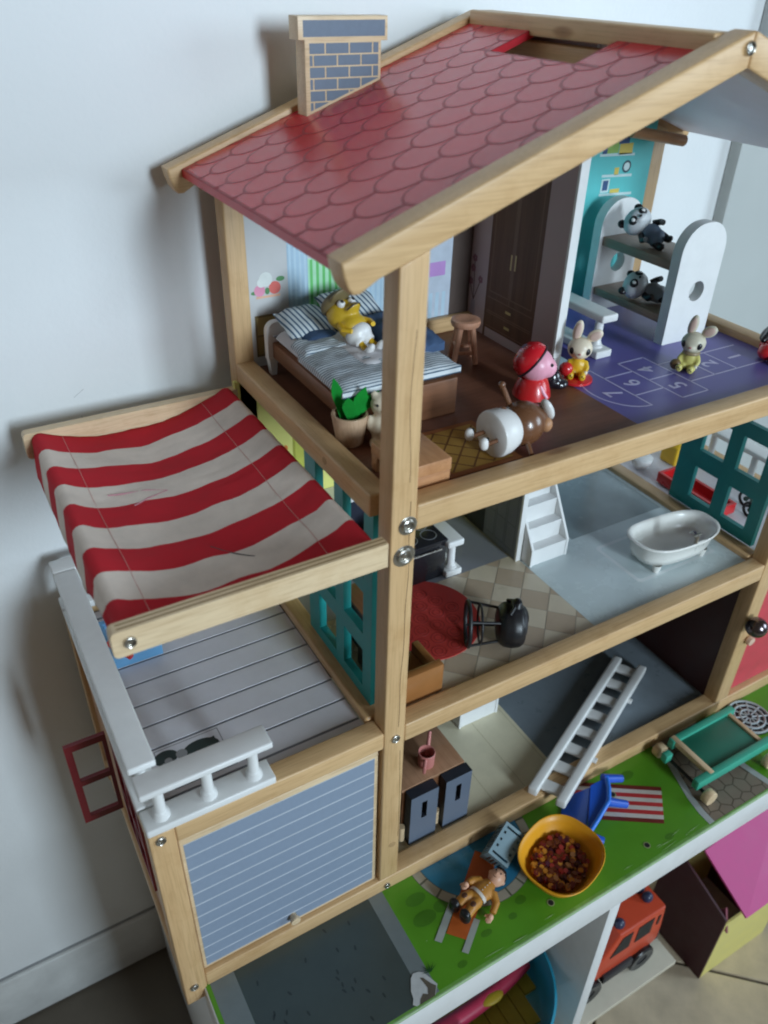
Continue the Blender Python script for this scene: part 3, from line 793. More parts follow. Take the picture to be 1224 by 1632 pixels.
mp = part('partition', MB().box(23.5, 24.05, 13.7, 26.5, MZ, 40.2), pr('print_grey_cabinet', 120, 122, 132), H, label='kitchen partition printed with dark fridge')
part('partition_edge', MB().box(23.46, 24.09, 13.4, 13.7, MZ, 40.2, 0.03, 1), WHITE, mp)
wp(R4(19.2, 26.0, MZ + 0.1, 33), pr('print_fridge', 26, 26, 30), 0.012, 'wall_print', mp, 'x', 23.5)
for y0, y1 in ((14.1, 15.6), (15.8, 17.3), (17.5, 19.0)):
    m_l = pr('print_panel_line', 96, 98, 108)
    for q in (R4(y0, y0 + 0.06, 21.0, 31), R4(y1 - 0.06, y1, 21.0, 31), R4(y0, y1, 21.0, 21.06), R4(y0, y1, 24.0, 24.06)): wp(q, m_l, 0.012, 'wall_print', mp, 'x', 23.5)
wp(R4(19.5, 25.6, 24.4, 24.5), m_wh, 0.016, 'wall_print', mp, 'x', 23.5)
part('wall_panel', MB().box(24.05, 46, 26.5, 27.0, MZ, 40.2), pr('print_bath_wall', 150, 172, 180), H)
# teal casement frames
Lf = MB().plate('x', [3.0, 4.35, 7.6, 9.0, 12.25, 14.2], [20.96, 22.1, 26.1, 27.8, 32.0, 33.4, 39.5, 40.15], {(1, 1), (3, 1), (1, 3), (3, 3), (1, 5), (3, 5)}, 0.35, 1.05)
part('window_frame', Lf, TEAL, H, smooth=0, label='teal casement frame beside the balcony')
Rf = MB().plate('x', [3.0, 4.38, 7.45, 9.0, 12.1, 14.6], [20.75, 22.1, 25.95, 28.0, 32.0, 33.6, 37.8, 39.9], {(1, 1), (3, 1), (1, 3), (3, 3), (1, 5), (3, 5)}, 46.75, 47.35)
part('window_frame', Rf, TEAL, H, smooth=0, label='teal casement frame beside the bath')

# roof -------------------------------------------------------------
def rafter(y0, y1, tipx, left=True, dz=0.0):
    top = [(tipx, rz(tipx) + dz)]
    pts = [(tipx - 0.05, rz(tipx) - 0.05 + dz), (tipx + 0.05, rz(tipx) - 0.7 + dz), (tipx + 0.32, rz(tipx) - 1.45 + dz), (tipx + 0.62, rz(tipx) - 1.85 + dz), (tipx + 1.05, rz(tipx) - 1.85 + dz), (tipx + 2.2, rz(tipx + 2.2) - 2.0 + dz),
           (AX - 0.02, rz(AX) - 2.0 + dz), (AX - 0.02, rz(AX) + dz - 0.05), (AX - 0.3, rz(AX - 0.3) + dz)]
    if not left: pts = [(2 * AX - x, z) for x, z in pts]
    return part('rafter', MB().prism(pts, 'y', y0, y1, 0.17, 3), W['x'], H)
rafter(-0.2, 1.6, -3.55); rafter(-0.2, 1.6, -3.55, False)
rafter(26.95, 28.6, -4.1, True, -0.25); rafter(26.95, 28.6, -4.1, False, -0.25)
bolt(23.4, -0.22, 67.62, 0.42, H, False)
beam('ridge_beam', 22.35, 24.6, 1.62, 26.93, 67.0, 68.3, 'y')
beam('purlin', 23.2, 24.6, 7.5, 24.0, 64.3, 66.6, 'y')
m_roof_e = plain('roof_red_edge', rgb(200, 40, 54), 0.35, var=0.05)
OFF = -0.75
def roofp(x): return rz(x) + OFF
def roof_panel(left):
    # four strips round the skylight opening
    sx = [-3.05, 18.9, 22.95, 23.6]; sy = [1.6, 9.65, 18.95, 26.95]
    holes = {(1, 1)} if left else set()
    mb = MB().plate('z', sx, sy, holes, -0.55, 0.0)
    for v in mb.bm.verts:
        v.co.z += roofp(v.co.x)
        if not left: v.co.x = 2 * AX - v.co.x
    if not left: bmesh.ops.reverse_faces(mb.bm, faces=mb.bm.faces)
    return mb
m_red_gap = plain('print_roof_line', rgb(164, 28, 44), 0.34, var=0.05, bump=0.0, spec=0.25)
m_shing = plain('print_roof_red', rgb(202, 30, 46), 0.22, var=0.07, vs=30, bump=0.0, spec=0.48)
rp = part('roof_panel', roof_panel(True), [m_red_gap, m_roof_e], H, smooth=0, label='red left roof slope with a skylight hole')
for p in rp.data.polygons:
    if abs(p.normal.z) < 0.5: p.material_index = 1
m_under = plain('roof_underside', rgb(236, 230, 242), 0.5, var=0.04)
part('roof_panel', roof_panel(False), m_under, H, smooth=0, label='right roof slope with pale lavender underside')
part('ceiling_panel', MB().prism([(-2.9, roofp(-2.9) - 0.56), (18.8, roofp(18.8) - 0.56), (18.8, roofp(18.8) - 0.6), (-2.9, roofp(-2.9) - 0.6)], 'y', 1.7, 26.4), m_gmar, H, smooth=0)
# scalloped shingles: thin plates, each its own piece, lapping down the slope like fish scales
PW, PH = 3.25, 2.25
def shingle_shape(cx, cy):
    """outline in (x, y): round lower end towards -x at cx, straight head up the slope"""
    w = PW / 2 - 0.01
    pts = []
    for k in range(17):
        t = -PI / 2 + PI * k / 16
        pts.append((cx + 2.15 * (1 - abs(math.cos(t)) ** 0.9), cy + w * math.sin(t)))
    pts += [(cx + 4.4, cy + w), (cx + 4.4, cy - w)]
    return pts
for r in range(13):
    x = -3.3 + PH * r - 1.1
    yoff = 0.0 if r % 2 else PW / 2
    for k in range(-1, 10):
        y = 0.35 + PW * k + yoff
        c = clip(shingle_shape(x, y), -3.04, 22.6, 1.62, 26.93)
        if len(c) < 3: continue
        pieces = [c]
        # keep clear of the skylight opening
        if max(p[0] for p in c) > 18.9 and min(p[0] for p in c) < 22.95 and max(p[1] for p in c) > 9.65 and min(p[1] for p in c) < 18.95:
            pieces = [clip(c, -9, 18.88, 0, 30), clip(c, 18.88, 40, 0, 9.63), clip(c, 18.88, 40, 18.97, 30)]
        for q in pieces:
            if len(q) < 3: continue
            ar = abs(sum(q[i][0] * q[(i + 1) % len(q)][1] - q[(i + 1) % len(q)][0] * q[i][1] for i in range(len(q)))) / 2
            if ar < 0.12: continue
            mb = MB(); mb.prism(q, 'z', 0.0, 0.012)
            topf = [f for f in mb.bm.faces if f.normal.z > 0.5]
            for f in mb.bm.faces: f.material_index = 1
            try:
                bmesh.ops.inset_region(mb.bm, faces=topf, thickness=0.19, use_even_offset=True)
                for f in topf: f.material_index = 0
            except Exception: pass
            for v in mb.bm.verts: v.co.z += roofp(v.co.x) + 0.004 + 0.034 * max(0.0, 1 - (v.co.x - x) / 4.5)
            part('shingle', mb, [m_shing, m_red_gap], rp, smooth=0)
# skirting dowel under the right slope
part('dowel', MB().tube([(40, 24, 58.6), (47.4, 24, 57.3)], 0.55, 14), WR['x'], H)
# chimney
CH = part('chimney', MB().prism([(6.35, 61.35), (12.75, 63.65), (12.75, 66.45), (13.3, 66.45), (13.3, 68.05), (5.85, 68.05), (5.85, 66.55), (6.35, 66.55)], 'y', 24.6, 26.2, 0.06, 2), WB['x'], H)
m_brick = plain('print_brick_blue', rgb(104, 118, 136), 0.5, var=0.08, vs=200)
def brick(x0, x1, z0, z1):
    c = clip([(x0, z0), (x1, z0), (x1, z1), (x0, z1)], 6.72, 12.5, 0, 99)
    # stay above the slanted foot
    f = lambda p: p[1] - (61.75 + (p[0] - 6.35) * 0.36)
    out = []
    for i in range(len(c)):
        a, b = c[i], c[(i + 1) % len(c)]
        fa, fb = f(a), f(b)
        if fa >= 0: out.append(a)
        if (fa >= 0) != (fb >= 0):
            t = fa / (fa - fb); out.append((a[0] + (b[0] - a[0]) * t, a[1] + (b[1] - a[1]) * t))
    if len(out) >= 3: part('brick', MB().prism(out, 'y', 24.585, 24.61), m_brick, CH, smooth=0)
part('brick', MB().box(6.25, 13.05, 24.585, 24.61, 66.75, 67.8), m_brick, CH, smooth=0, label='wide blue cap brick')
for r in range(6):
    z1 = 66.35 - r * 0.78
    for k in range(-1, 4):
        x0 = 6.0 + k * 2.0 + (1.0 if r % 2 else 0.0)
        brick(x0 + 0.06, x0 + 1.94, z1 - 0.68, z1)

# garage door
gd = part('garage_door', MB().box(-17.0, -0.25, 0.42, 0.95, 0.15, 18.4, 0.12, 3), WB['x'], H, label='blue grey garage door with pale lines')
m_gd = plain('print_garage_blue', rgb(134, 148, 168), 0.5, var=0.05, vs=300)
zs = [17.75, 16.09, 14.47, 12.84, 11.21, 9.63, 8.0, 6.47, 4.89, 3.25, 1.72, 0.5]
m_gl = plain('print_garage_line', rgb(186, 194, 204), 0.5)
part('line_backing', MB().box(-16.7, -0.62, 0.415, 0.45, 0.5, 17.75), m_gl, gd, smooth=0)
for a_, b_ in zip(zs, zs[1:]):
    part('slat', MB().box(-16.7, -0.62, 0.40, 0.43, b_ + 0.085, a_ - 0.085, 0.004, 1), m_gd, gd, smooth=0)
part('knob', MB().lathe([(0.30, -0.1), (0.32, 0.25), (0.46, 0.45), (0.44, 0.72), (0.0, 0.78)], (-8.7, 0.40, 1.35), 20, Matrix.Rotation(math.radians(90), 3, 'X')), WB['y'], gd)
# white balustrades of the balcony
def rail_x(x0, x1, yc, zb, h, name='balustrade', nb=3, w=1.0, parent=H, label=None, along='x'):
    def B(mb, a0, a1, b0, b1, z0, z1, bev):
        if along == 'x': mb.box(a0, a1, b0, b1, z0, z1, bev, 3)
        else: mb.box(b0, b1, a0, a1, z0, z1, bev, 3)
        return mb
    r = part(name, B(MB(), x0, x1, yc - w, yc + w, zb, zb + h * 0.15, 0.14), WHITE, parent, label=label)
    part('handrail', B(MB(), x0 + 0.02, x1 - 0.02, yc - w, yc + w, zb + h * 0.87, zb + h, 0.16), WHITE, r)
    for k in range(nb):
        x = x0 + (x1 - x0) * (0.14 + 0.72 * k / max(1, nb - 1))
        c = (x, yc, zb + h * 0.15) if along == 'x' else (yc, x, zb + h * 0.15)
        rr = w * 0.42
        part('baluster', MB().lathe([(rr * 1.5, -0.02), (rr * 1.5, 0.3), (rr * 1.28, 0.42), (rr * 1.28, 0.55), (rr, 0.68), (rr * 0.95, h * 0.4), (rr, h * 0.735)], c, 18), WHITE, r)
    return r
rail_x(-19.0, -9.3, 0.95, 20.70, 4.55, label='short white balustrade on the garage front')
rail_x(2.1, 26.3, -18.1, 20.70, 5.0, nb=6, label='long white balustrade along the balcony side', along='y')
rail_x(-19.1, -9.5, 27.4, 20.70, 5.0, label='white balustrade at the back of the balcony')
rail_x(3.0, 24.0, 57.4, 20.2, 5.0, nb=6, label='white balustrade on the far terrace', along='y')
# awning
aw = part('awning_arm', MB().prism(rrect(-18.55, -0.75, 38.55, 40.45, 0.35, 4, (0, 0, 1, 1)), 'y', -0.95, -0.02, 0.03, 1), WB['x'], H, label='front plywood arm of the awning')
m_ply = pr('plywood_edge_line', 150, 118, 78, 0.7)
for yv in (-0.68, -0.32): part('ply_line', MB().box(-18.1, -0.78, yv - 0.06, yv + 0.06, 40.44, 40.456), m_ply, aw, smooth=0)
part('awning_arm', MB().prism(rrect(-18.6, -0.4, 37.3, 39.6, 0.35, 4, (0, 0, 1, 1)), 'y', 26.4, 27.3, 0.03, 1), WB['x'], H, label='rear plywood arm of the awning')
bolt(-17.55, -0.97, 39.55, 0.40, aw, False)
part('awning_rod', MB().tube([(-17.4, -0.1, 38.9), (-17.4, 26.5, 38.4)], 0.55, 16), WB['y'], H)
part('awning_rod', MB().tube([(-1.6, -0.1, 39.3), (-1.6, 26.5, 39.0)], 0.55, 16), WB['y'], H)
m_canr = plain('canvas_red', rgb(196, 44, 54), 0.85, var=0.09, vs=40, bump=0.25, bs=1500, spec=0.15)
m_canw = plain('canvas_white', rgb(226, 211, 199), 0.9, var=0.12, vs=30, bump=0.25, bs=1500, spec=0.15)
prof = []                                    # (x, z) section from inner left tuck, over left rod, sag, over right rod, under
for k in range(7):
    a = math.radians(300 - 35 * k)           # around the left rod
prof += [(-18.25, -3.2), (-18.2, -2.3), (-18.12, -1.4), (-18.05, -0.6)]
for a in (172, 150, 120, 95, 70):
    prof.append((-17.4 + 0.62 * math.cos(math.radians(a)), 0.62 * math.sin(math.radians(a))))
L0, L1 = prof[-1], (-1.6 + 0.62 * math.cos(math.radians(112)), 0.62 * math.sin(math.radians(112)) + 0.55)
NS = 22
for k in range(1, NS):
    t = k / NS
    x = L0[0] + (L1[0] - L0[0]) * t
    sag = 1.75 * (1 - (2 * t - 1) ** 2) ** 0.85
    prof.append((x, L0[1] + (L1[1] - L0[1]) * t - sag))
for a in (112, 90, 60, 20, -40, -80):
    prof.append((-1.6 + 0.62 * math.cos(math.radians(a)), 0.62 * math.sin(math.radians(a)) + 0.55))
mb = MB(); bm = mb.bm
ny = 90; y0, y1 = 0.12, 26.3
grid = []
for j in range(ny + 1):
    y = y0 + (y1 - y0) * j / ny
    rowv = []
    zc = 39.0 - 0.1 * j / ny
    for i, (x, z) in enumerate(prof):
        w = noise.noise(Vector((x * 0.35, y * 0.22, 3.1))) * 0.28 + noise.noise(Vector((x * 1.1, y * 0.6, 7.7))) * 0.07 + noise.noise(Vector((x * 0.5, y * 2.2, 2.2))) * 0.05
        if i < 4: z = z * max(0.18, min(1.0, (y - 3.5) / 6.0)) + 0.4 * noise.noise(Vector((y * 0.5, i * 0.3, 9)))
        mid = 1.0 if (9 <= i < len(prof) - 6 or i < 3) else 0.15
        rowv.append(bm.verts.new((x + 0.04 * noise.noise(Vector((x, y * 0.9, 1))), y, zc + z + w * mid)))
    grid.append(rowv)
for j in range(ny):
    for i in range(len(prof) - 1):
        f = bm.faces.new((grid[j][i], grid[j][i + 1], grid[j + 1][i + 1], grid[j + 1][i]))
        f.material_index = 0 if int(j / ny * 9) % 2 == 0 else 1
awf = part('awning_canvas', mb, [m_canr, m_canw], H, smooth=80, label='sagging red and white striped awning canvas')
so = awf.modifiers.new('thickness', 'SOLIDIFY'); so.thickness = 0.0008
m_st = pr('stitch_thread', 206, 150, 142, 0.9)
def prof_z(x):
    for (xa, za), (xb, zb) in zip(prof[8:], prof[9:]):
        if xa <= x <= xb: return za + (zb - za) * (x - xa) / (xb - xa)
    return 0
for xs_ in (-15.7, -3.9):
    pts = []
    for j in range(ny + 1):
        y = y0 + (y1 - y0) * j / ny
        w = noise.noise(Vector((xs_ * 0.35, y * 0.22, 3.1))) * 0.28 + noise.noise(Vector((xs_ * 1.1, y * 0.6, 7.7))) * 0.07
        pts.append((xs_, y, 39.0 - 0.1 * j / ny + prof_z(xs_) + w + 0.03))
    part('stitch', MB().tube([(a_, b_, c_ - 0.015) for a_, b_, c_ in pts], 0.022, 5), m_st, awf)
m_stain = pr('canvas_stain', 90, 84, 84, 0.9)
def stain(name, pts2, mat, r=0.03):
    pts = []
    for x, y in pts2:
        w = noise.noise(Vector((x * 0.35, y * 0.22, 3.1))) * 0.28 + noise.noise(Vector((x * 1.1, y * 0.6, 7.7))) * 0.07
        pts.append((x, y, 39.0 - 0.1 * (y - y0) / (y1 - y0) + prof_z(x) + w + 0.0))
    part(name, MB().tube(pts, r, 6), mat, awf)
stain('pen_scribble', [(-9.0, 3.0 + 0.25 * k) if False else (-10.0 + 0.45 * k, 7.2 - 0.62 * k + 0.03 * k * k) for k in range(6)], m_stain, 0.045)
stain('pen_scribble', [(-10.2, 2.3), (-9.5, 2.0), (-9.0, 2.1)], m_stain, 0.07)
stain('pen_scribble', [(-14.6, 16.4), (-13.2, 16.3), (-11.8, 16.0), (-10.4, 15.6), (-12.0, 14.9), (-13.2, 14.3)], pr('pink_pen', 196, 140, 150, 0.9), 0.06)
# right-hand front door and its knob
dd = part('front_door', MB().box(47.9, 58.2, 0.7, 1.3, 0.1, 18.8, 0.05, 1), pr('door_red', 205, 72, 84, 0.5), H, label='coral red door of the right wing')
part('door_knob', MB().lathe([(0.35, -1.2), (0.38, 0.3), (0.55, 0.55), (0.5, 0.95), (0, 1.05)], (47.2, 0.3, 9.7), 18, Matrix.Rotation(math.radians(90), 3, 'X')), plain('knob_wood', rgb(226, 190, 168), 0.4), dd)
mbl = MB().ell((45.9, -1.2, 12.95), 1.15, 28, 18)
solo('metal_ball', mbl, plain('dark_chrome', (0.20, 0.17, 0.18, 1), 0.22, metal=1.0, bump=0.0), 'dark shiny metal ball on the right front post', 'ball', loc=(45.9, -1.2, 12.95))

# ================================================================== furniture and toys
RX = lambda d: Matrix.Rotation(math.radians(d), 3, 'X')
RY = lambda d: Matrix.Rotation(math.radians(d), 3, 'Y')
RZ = lambda d: Matrix.Rotation(math.radians(d), 3, 'Z')

def striped(name, axis, c1, c2, freq, duty=0.5, rough=0.9):
    m, nt, p = base(name)
    tc = nt.nodes.new('ShaderNodeTexCoord')
    sx = nt.nodes.new('ShaderNodeSeparateXYZ'); nt.links.new(tc.outputs['Object'], sx.inputs[0])
    nz = nt.nodes.new('ShaderNodeTexNoise'); nz.inputs['Scale'].default_value = 60; nt.links.new(tc.outputs['Object'], nz.inputs['Vector'])
    ml = nt.nodes.new('ShaderNodeMath'); ml.operation = 'MULTIPLY'; ml.inputs[1].default_value = freq
    sd = nt.nodes.new('ShaderNodeMath'); sd.operation = 'MULTIPLY_ADD'; sd.inputs[1].default_value = 0.6
    nt.links.new(sx.outputs[2], sd.inputs[0]); nt.links.new(sx.outputs['xyz'.index(axis)], sd.inputs[2]); nt.links.new(sd.outputs[0], ml.inputs[0])
    ad = nt.nodes.new('ShaderNodeMath'); ad.operation = 'MULTIPLY_ADD'; ad.inputs[1].default_value = 0.05
    nt.links.new(nz.outputs['Fac'], ad.inputs[0]); nt.links.new(ml.outputs[0], ad.inputs[2])
    fr = nt.nodes.new('ShaderNodeMath'); fr.operation = 'FRACT'; nt.links.new(ad.outputs[0], fr.inputs[0])
    r = ramp(nt, [(duty - 0.06, c1), (duty + 0.02, c2)])
    nt.links.new(fr.outputs[0], r.inputs[0]); nt.links.new(r.outputs[0], p.inputs['Base Color'])
    p.inputs['Roughness'].default_value = rough; p.inputs['Specular IOR Level'].default_value = 0.15
    wv = nt.nodes.new('ShaderNodeTexNoise'); wv.inputs['Scale'].default_value = 1800; nt.links.new(tc.outputs['Object'], wv.inputs['Vector'])
    b = nt.nodes.new('ShaderNodeBump'); b.inputs['Strength'].default_value = 0.3; b.inputs['Distance'].default_value = 0.0005
    nt.links.new(wv.outputs['Fac'], b.inputs['Height']); nt.links.new(b.outputs[0], p.inputs['Normal'])
    return m
def cushion(x0, x1, y0, y1, z0, h, nx=16, ny=16, amp=0.08, seed=0.0, pinch=3.0, tilt=0.0, drop=0.0):
    """soft closed pillow-like slab with wrinkles"""
    mb = MB(); bm = mb.bm
    top, bot = [], []
    for j in range(ny + 1):
        a, b = [], []
        for i in range(nx + 1):
            u, v = i / nx * 2 - 1, j / ny * 2 - 1
            k = (1 - abs(u) ** pinch) ** 0.5 * (1 - abs(v) ** pinch) ** 0.5
            x = x0 + (x1 - x0) * (u + 1) / 2; y = y0 + (y1 - y0) * (v + 1) / 2
            n = noise.noise(Vector((x * 0.9, y * 0.9, seed))) * amp + noise.noise(Vector((x * 2.3, y * 2.0, seed + 5))) * amp * 0.5
            zb = z0 + tilt * (v + 1) / 2
            a.append(bm.verts.new((x, y, zb + h * (0.5 + 0.5 * k) + n)))
            b.append(bm.verts.new((x, y, zb + h * (0.5 - 0.5 * k) - drop * (1 - k))))
        top.append(a); bot.append(b)
    for j in range(ny):
        for i in range(nx):
            bm.faces.new((top[j][i], top[j][i + 1], top[j + 1][i + 1], top[j + 1][i]))
            bm.faces.new((bot[j][i], bot[j + 1][i], bot[j + 1][i + 1], bot[j][i + 1]))
    bmesh.ops.remove_doubles(bm, verts=bm.verts, dist=0.001)
    be = [e for e in bm.edges if len(e.link_faces) == 1]
    if be:
        for j in range(ny):
            pass
        try: bmesh.ops.bridge_loops(bm, edges=be)
        except Exception: pass
    bmesh.ops.recalc_face_normals(bm, faces=bm.faces)
    return mb

# ---- bed in the attic
bed = thing('toy_bed', 'brown toy bed with white headboard and blue striped bedding in the attic', 'bed', (7, 17, AZ))
part('bed_frame', MB().box(2.35, 12.3, 11.4, 24.4, AZ + 1.55, AZ + 3.0, 0.12), WD['y'], bed)
part('footboard', MB().box(2.3, 12.4, 10.9, 11.7, AZ + 0.02, AZ + 3.15, 0.12), WD['x'], bed)
hb = MB().prism(rrect(1.9, 12.4, AZ + 1.4, AZ + 4.75, 0.9, 6, (0, 1, 1, 0)), 'y', 24.3, 25.1, 0.12)
part('headboard', hb, WHITE, bed)
for x in (2.35, 11.95):
    part('leg', MB().prism([(x - 0.4, AZ + 1.6), (x + 0.4, AZ + 1.6), (x + 0.22, AZ + 0.01), (x - 0.22, AZ + 0.01)], 'y', 24.2, 25.0, 0.05), WHITE, bed)
    part('leg', MB().box(x - 0.3, x + 0.3, 11.0, 11.6, AZ + 0.01, AZ + 1.0, 0.05), WD['z'], bed)
m_sheet = plain('sheet_white', rgb(214, 210, 212), 0.9, var=0.05, bump=0.2, bs=1200)
part('mattress', cushion(2.3, 12.2, 11.6, 24.2, AZ + 2.9, 1.5, amp=0.05, pinch=8), m_sheet, bed)
m_str = striped('stripe_bedding', 'y', rgb(70, 92, 112), rgb(212, 218, 222), 330, 0.34)
m_str2 = striped('stripe_pillow', 'x', rgb(76, 100, 124), rgb(206, 212, 214), 220, 0.40)
part('duvet', cushion(1.95, 12.35, 10.55, 18.2, AZ + 3.75, 0.95, 30, 26, amp=0.13, seed=3, pinch=5, drop=0.5), m_str, bed)
part('duvet_fold', cushion(2.2, 6.2, 17.2, 20.0, AZ + 4.0, 0.8, 18, 14, amp=0.16, seed=9, pinch=6, drop=0.3), m_str, bed)
part('folded_sheet', cushion(5.2, 9.6, 12.9, 20.2, AZ + 4.4, 0.4, 22, 22, amp=0.22, seed=5, pinch=6), m_sheet, bed)
part('pillow', cushion(2.4, 6.6, 20.3, 24.0, AZ + 3.9, 1.6, amp=0.16, seed=1, pinch=2.6, tilt=0.9), m_str2, bed)
part('pillow', cushion(6.4, 11.4, 20.6, 24.3, AZ + 4.0, 2.0, amp=0.18, seed=2, pinch=2.6, tilt=1.3), m_str2, bed)
m_navy = plain('navy_cloth', rgb(60, 84, 118), 0.9, var=0.25, vs=60, bump=0.25, bs=1200)
part('blanket', cushion(8.2, 12.5, 13.2, 20.6, AZ + 4.3, 1.7, 20, 20, amp=0.35, seed=8, pinch=4, drop=0.6), m_navy, bed)
part('navy_patch', cushion(3.3, 6.4, 19.2, 21.2, AZ + 4.2, 0.8, amp=0.1, seed=4), m_navy, bed)

# ---- figure helper
def eyeparts(o, pos, r, mat_w=None, mat_p=None, look=(0, -0.6, 0.3), local=True):
    e = part('eye', MB().ell(pos, r, 14, 10), mat_w or WV, o, local=local)
    d = Vector(look).normalized() * r * 0.72
    part('pupil', MB().ell(Vector(pos) + d, r * 0.48, 12, 8), mat_p or BLK, e, local=local)
    return e
# ---- yellow toy figure lying on the bed (local: z = body axis feet->head, -y = front)
yf = thing('toy_figure', 'yellow toy bird figure with a brown cap and white trousers lying on the bed', 'toy figure', (6.7, 17.4, AZ + 5.75), rot=None)
M_ = (Matrix.Rotation(math.radians(-50), 4, 'Z') @ Matrix.Rotation(math.radians(62), 4, 'X')) if False else None
yf.scale = (0.9, 0.9, 0.9)
yf.rotation_euler = (math.radians(-58), math.radians(0), math.radians(16))
# local: z up to the head, -y becomes the side facing up
yb = MB(); yb.ell((0, 0, 1.7), (1.35, 1.2, 1.5)); yb.ell((0, 0, 0.4), (1.25, 1.15, 1.2)); yb.ell((0, -0.95, 1.35), (0.8, 1.1, 0.35)); yb.ell((0, -1.5, 1.2), (0.5, 0.7, 0.25))
# (front is +y after the tilt)
yb = MB(); yb.ell((0, 0, 1.9), (1.55, 1.35, 1.5)); yb.ell((0, 0, 0.5), (1.4, 1.2, 1.2)); yb.ell((0.1, -1.1, 1.35), (0.85, 1.0, 0.4))
part('body', fuse(yb, 0.13), plain('mustard_vinyl', rgb(196, 160, 44), 0.35, var=0.08), yf, local=True)
part('beak_line', MB().tube([(-0.75, -1.45, 1.3), (-0.3, -2.02, 1.25), (0.1, -2.14, 1.24), (0.5, -2.02, 1.25), (0.9, -1.45, 1.3)], 0.06, 6), pr('dark_brown_line', 52, 36, 20), yf, local=True)
m_cap = plain('cap_brown', rgb(112, 98, 66), 0.5, var=0.08)
part('cap', fuse(MB().ell((-0.1, -0.2, 3.1), (1.5, 1.5, 0.75)).ell((-0.2, -1.45, 2.85), (1.25, 1.0, 0.28)), 0.12), m_cap, yf, local=True)
eyeparts(yf, (-0.6, -1.22, 2.2), 0.38, look=(-0.1, -1, 0))
eyeparts(yf, (0.6, -1.22, 2.15), 0.38, look=(0.2, -1, 0))
part('trousers', fuse(MB().ell((0, 0, -0.45), (1.3, 1.2, 0.95)).tube([(-0.55, 0, -0.6), (-0.6, -0.1, -1.5)], [0.6, 0.5], 12).tube([(0.55, 0, -0.6), (0.6, -0.1, -1.5)], [0.6, 0.5], 12), 0.12), WV, yf, local=True)
for s in (-1, 1):
    part('leg', MB().tube([(0.6 * s, -0.1, -1.4), (0.62 * s, -0.15, -2.3)], 0.26, 10), YEL, yf, local=True)
    part('shoe', fuse(MB().ell((0.64 * s, -0.5, -2.55), (0.42, 0.8, 0.36)).ell((0.64 * s, -0.05, -2.35), (0.34, 0.34, 0.3)), 0.1), WV, yf, local=True)
    part('arm', MB().tube([(1.2 * s, -0.1, 0.9), (1.65 * s, -0.5, 0.1), (1.3 * s, -0.9, -0.5)], [0.3, 0.26, 0.22], 10), YEL, yf, local=True)

# ---- potted plant
pot = thing('potted_plant', 'small wooden pot with bright green felt leaves in front of the bed', 'plant', (2.55, 10.6, AZ))
pc = (2.55, 10.6, AZ)
part('pot', MB().lathe([(0, 0.02), (0.95, 0.02), (1.02, 0.1), (1.38, 2.4), (1.36, 2.5), (1.2, 2.5), (1.12, 2.3), (1.05, 1.9), (0, 1.85)], pc, 36), wood('pot_wood', 'z', (0.56, 0.38, 0.25, 1), (0.46, 0.29, 0.18, 1), knots=False), pot)
part('soil', MB().lathe([(0, 2.0), (1.1, 2.0)], pc, 24), BLK, pot)
m_leaf = plain('felt_green', rgb(28, 140, 52), 0.95, var=0.12, vs=200, bump=0.5, bs=900, spec=0.1)
def leaf(base_, tip, width, bend, notch=0.0):
    base_, tip = Vector(base_), Vector(tip); d = tip - base_; s = d.cross(Vector((0.35, 0.8, 0.1))).normalized()
    mb = MB(); bm = mb.bm; L = []
    for k in range(9):
        t = k / 8; w = width * (0.45 + 1.1 * t) * (1 - max(0, t - 0.55) ** 1.5 * 3.3) if t < 1 else 0.02
        p = base_ + d * t + Vector(bend) * t * t
        L.append((bm.verts.new(p - s * w), bm.verts.new(p), bm.verts.new(p + s * w)))
    n = s.cross(d).normalized() * 0.09
    L2 = [tuple(bm.verts.new(v.co + n) for v in r) for r in L]
    for a, b in zip(L, L[1:]):
        for i in (0, 1): bm.faces.new((a[i], a[i + 1], b[i + 1], b[i]))
    for a, b in zip(L2, L2[1:]):
        for i in (0, 1): bm.faces.new((a[i + 1], a[i], b[i], b[i + 1]))
    for A, B_ in ((0, 0), (2, 2)):
        for k in range(8): bm.faces.new((L[k][A], L[k + 1][A], L2[k + 1][A], L2[k][A]))
    bm.faces.new((L[8][0], L[8][1], L2[8][1], L2[8][0])); bm.faces.new((L[8][1], L[8][2], L2[8][2], L2[8][1]))
    bmesh.ops.recalc_face_normals(bm, faces=bm.faces)
    return part('leaf', mb, m_leaf, pot)
bz = AZ + 2.0
leaf((2.1, 10.9, bz), (1.5, 10.7, bz + 3.4), 0.40, (-0.15, 0.1, 0))
leaf((2.45, 10.2, bz), (1.9, 9.7, bz + 2.3), 0.46, (-0.1, -0.2, 0))
leaf((2.7, 10.3, bz), (3.35, 9.9, bz + 2.6), 0.46, (0.1, -0.1, 0.1))
leaf((2.9, 10.5, bz), (4.15, 10.0, bz + 2.0), 0.40, (0.45, -0.1, 0.1))
leaf((2.6, 10.9, bz), (2.9, 11.4, bz + 2.2), 0.42, (0, 0.2, 0))

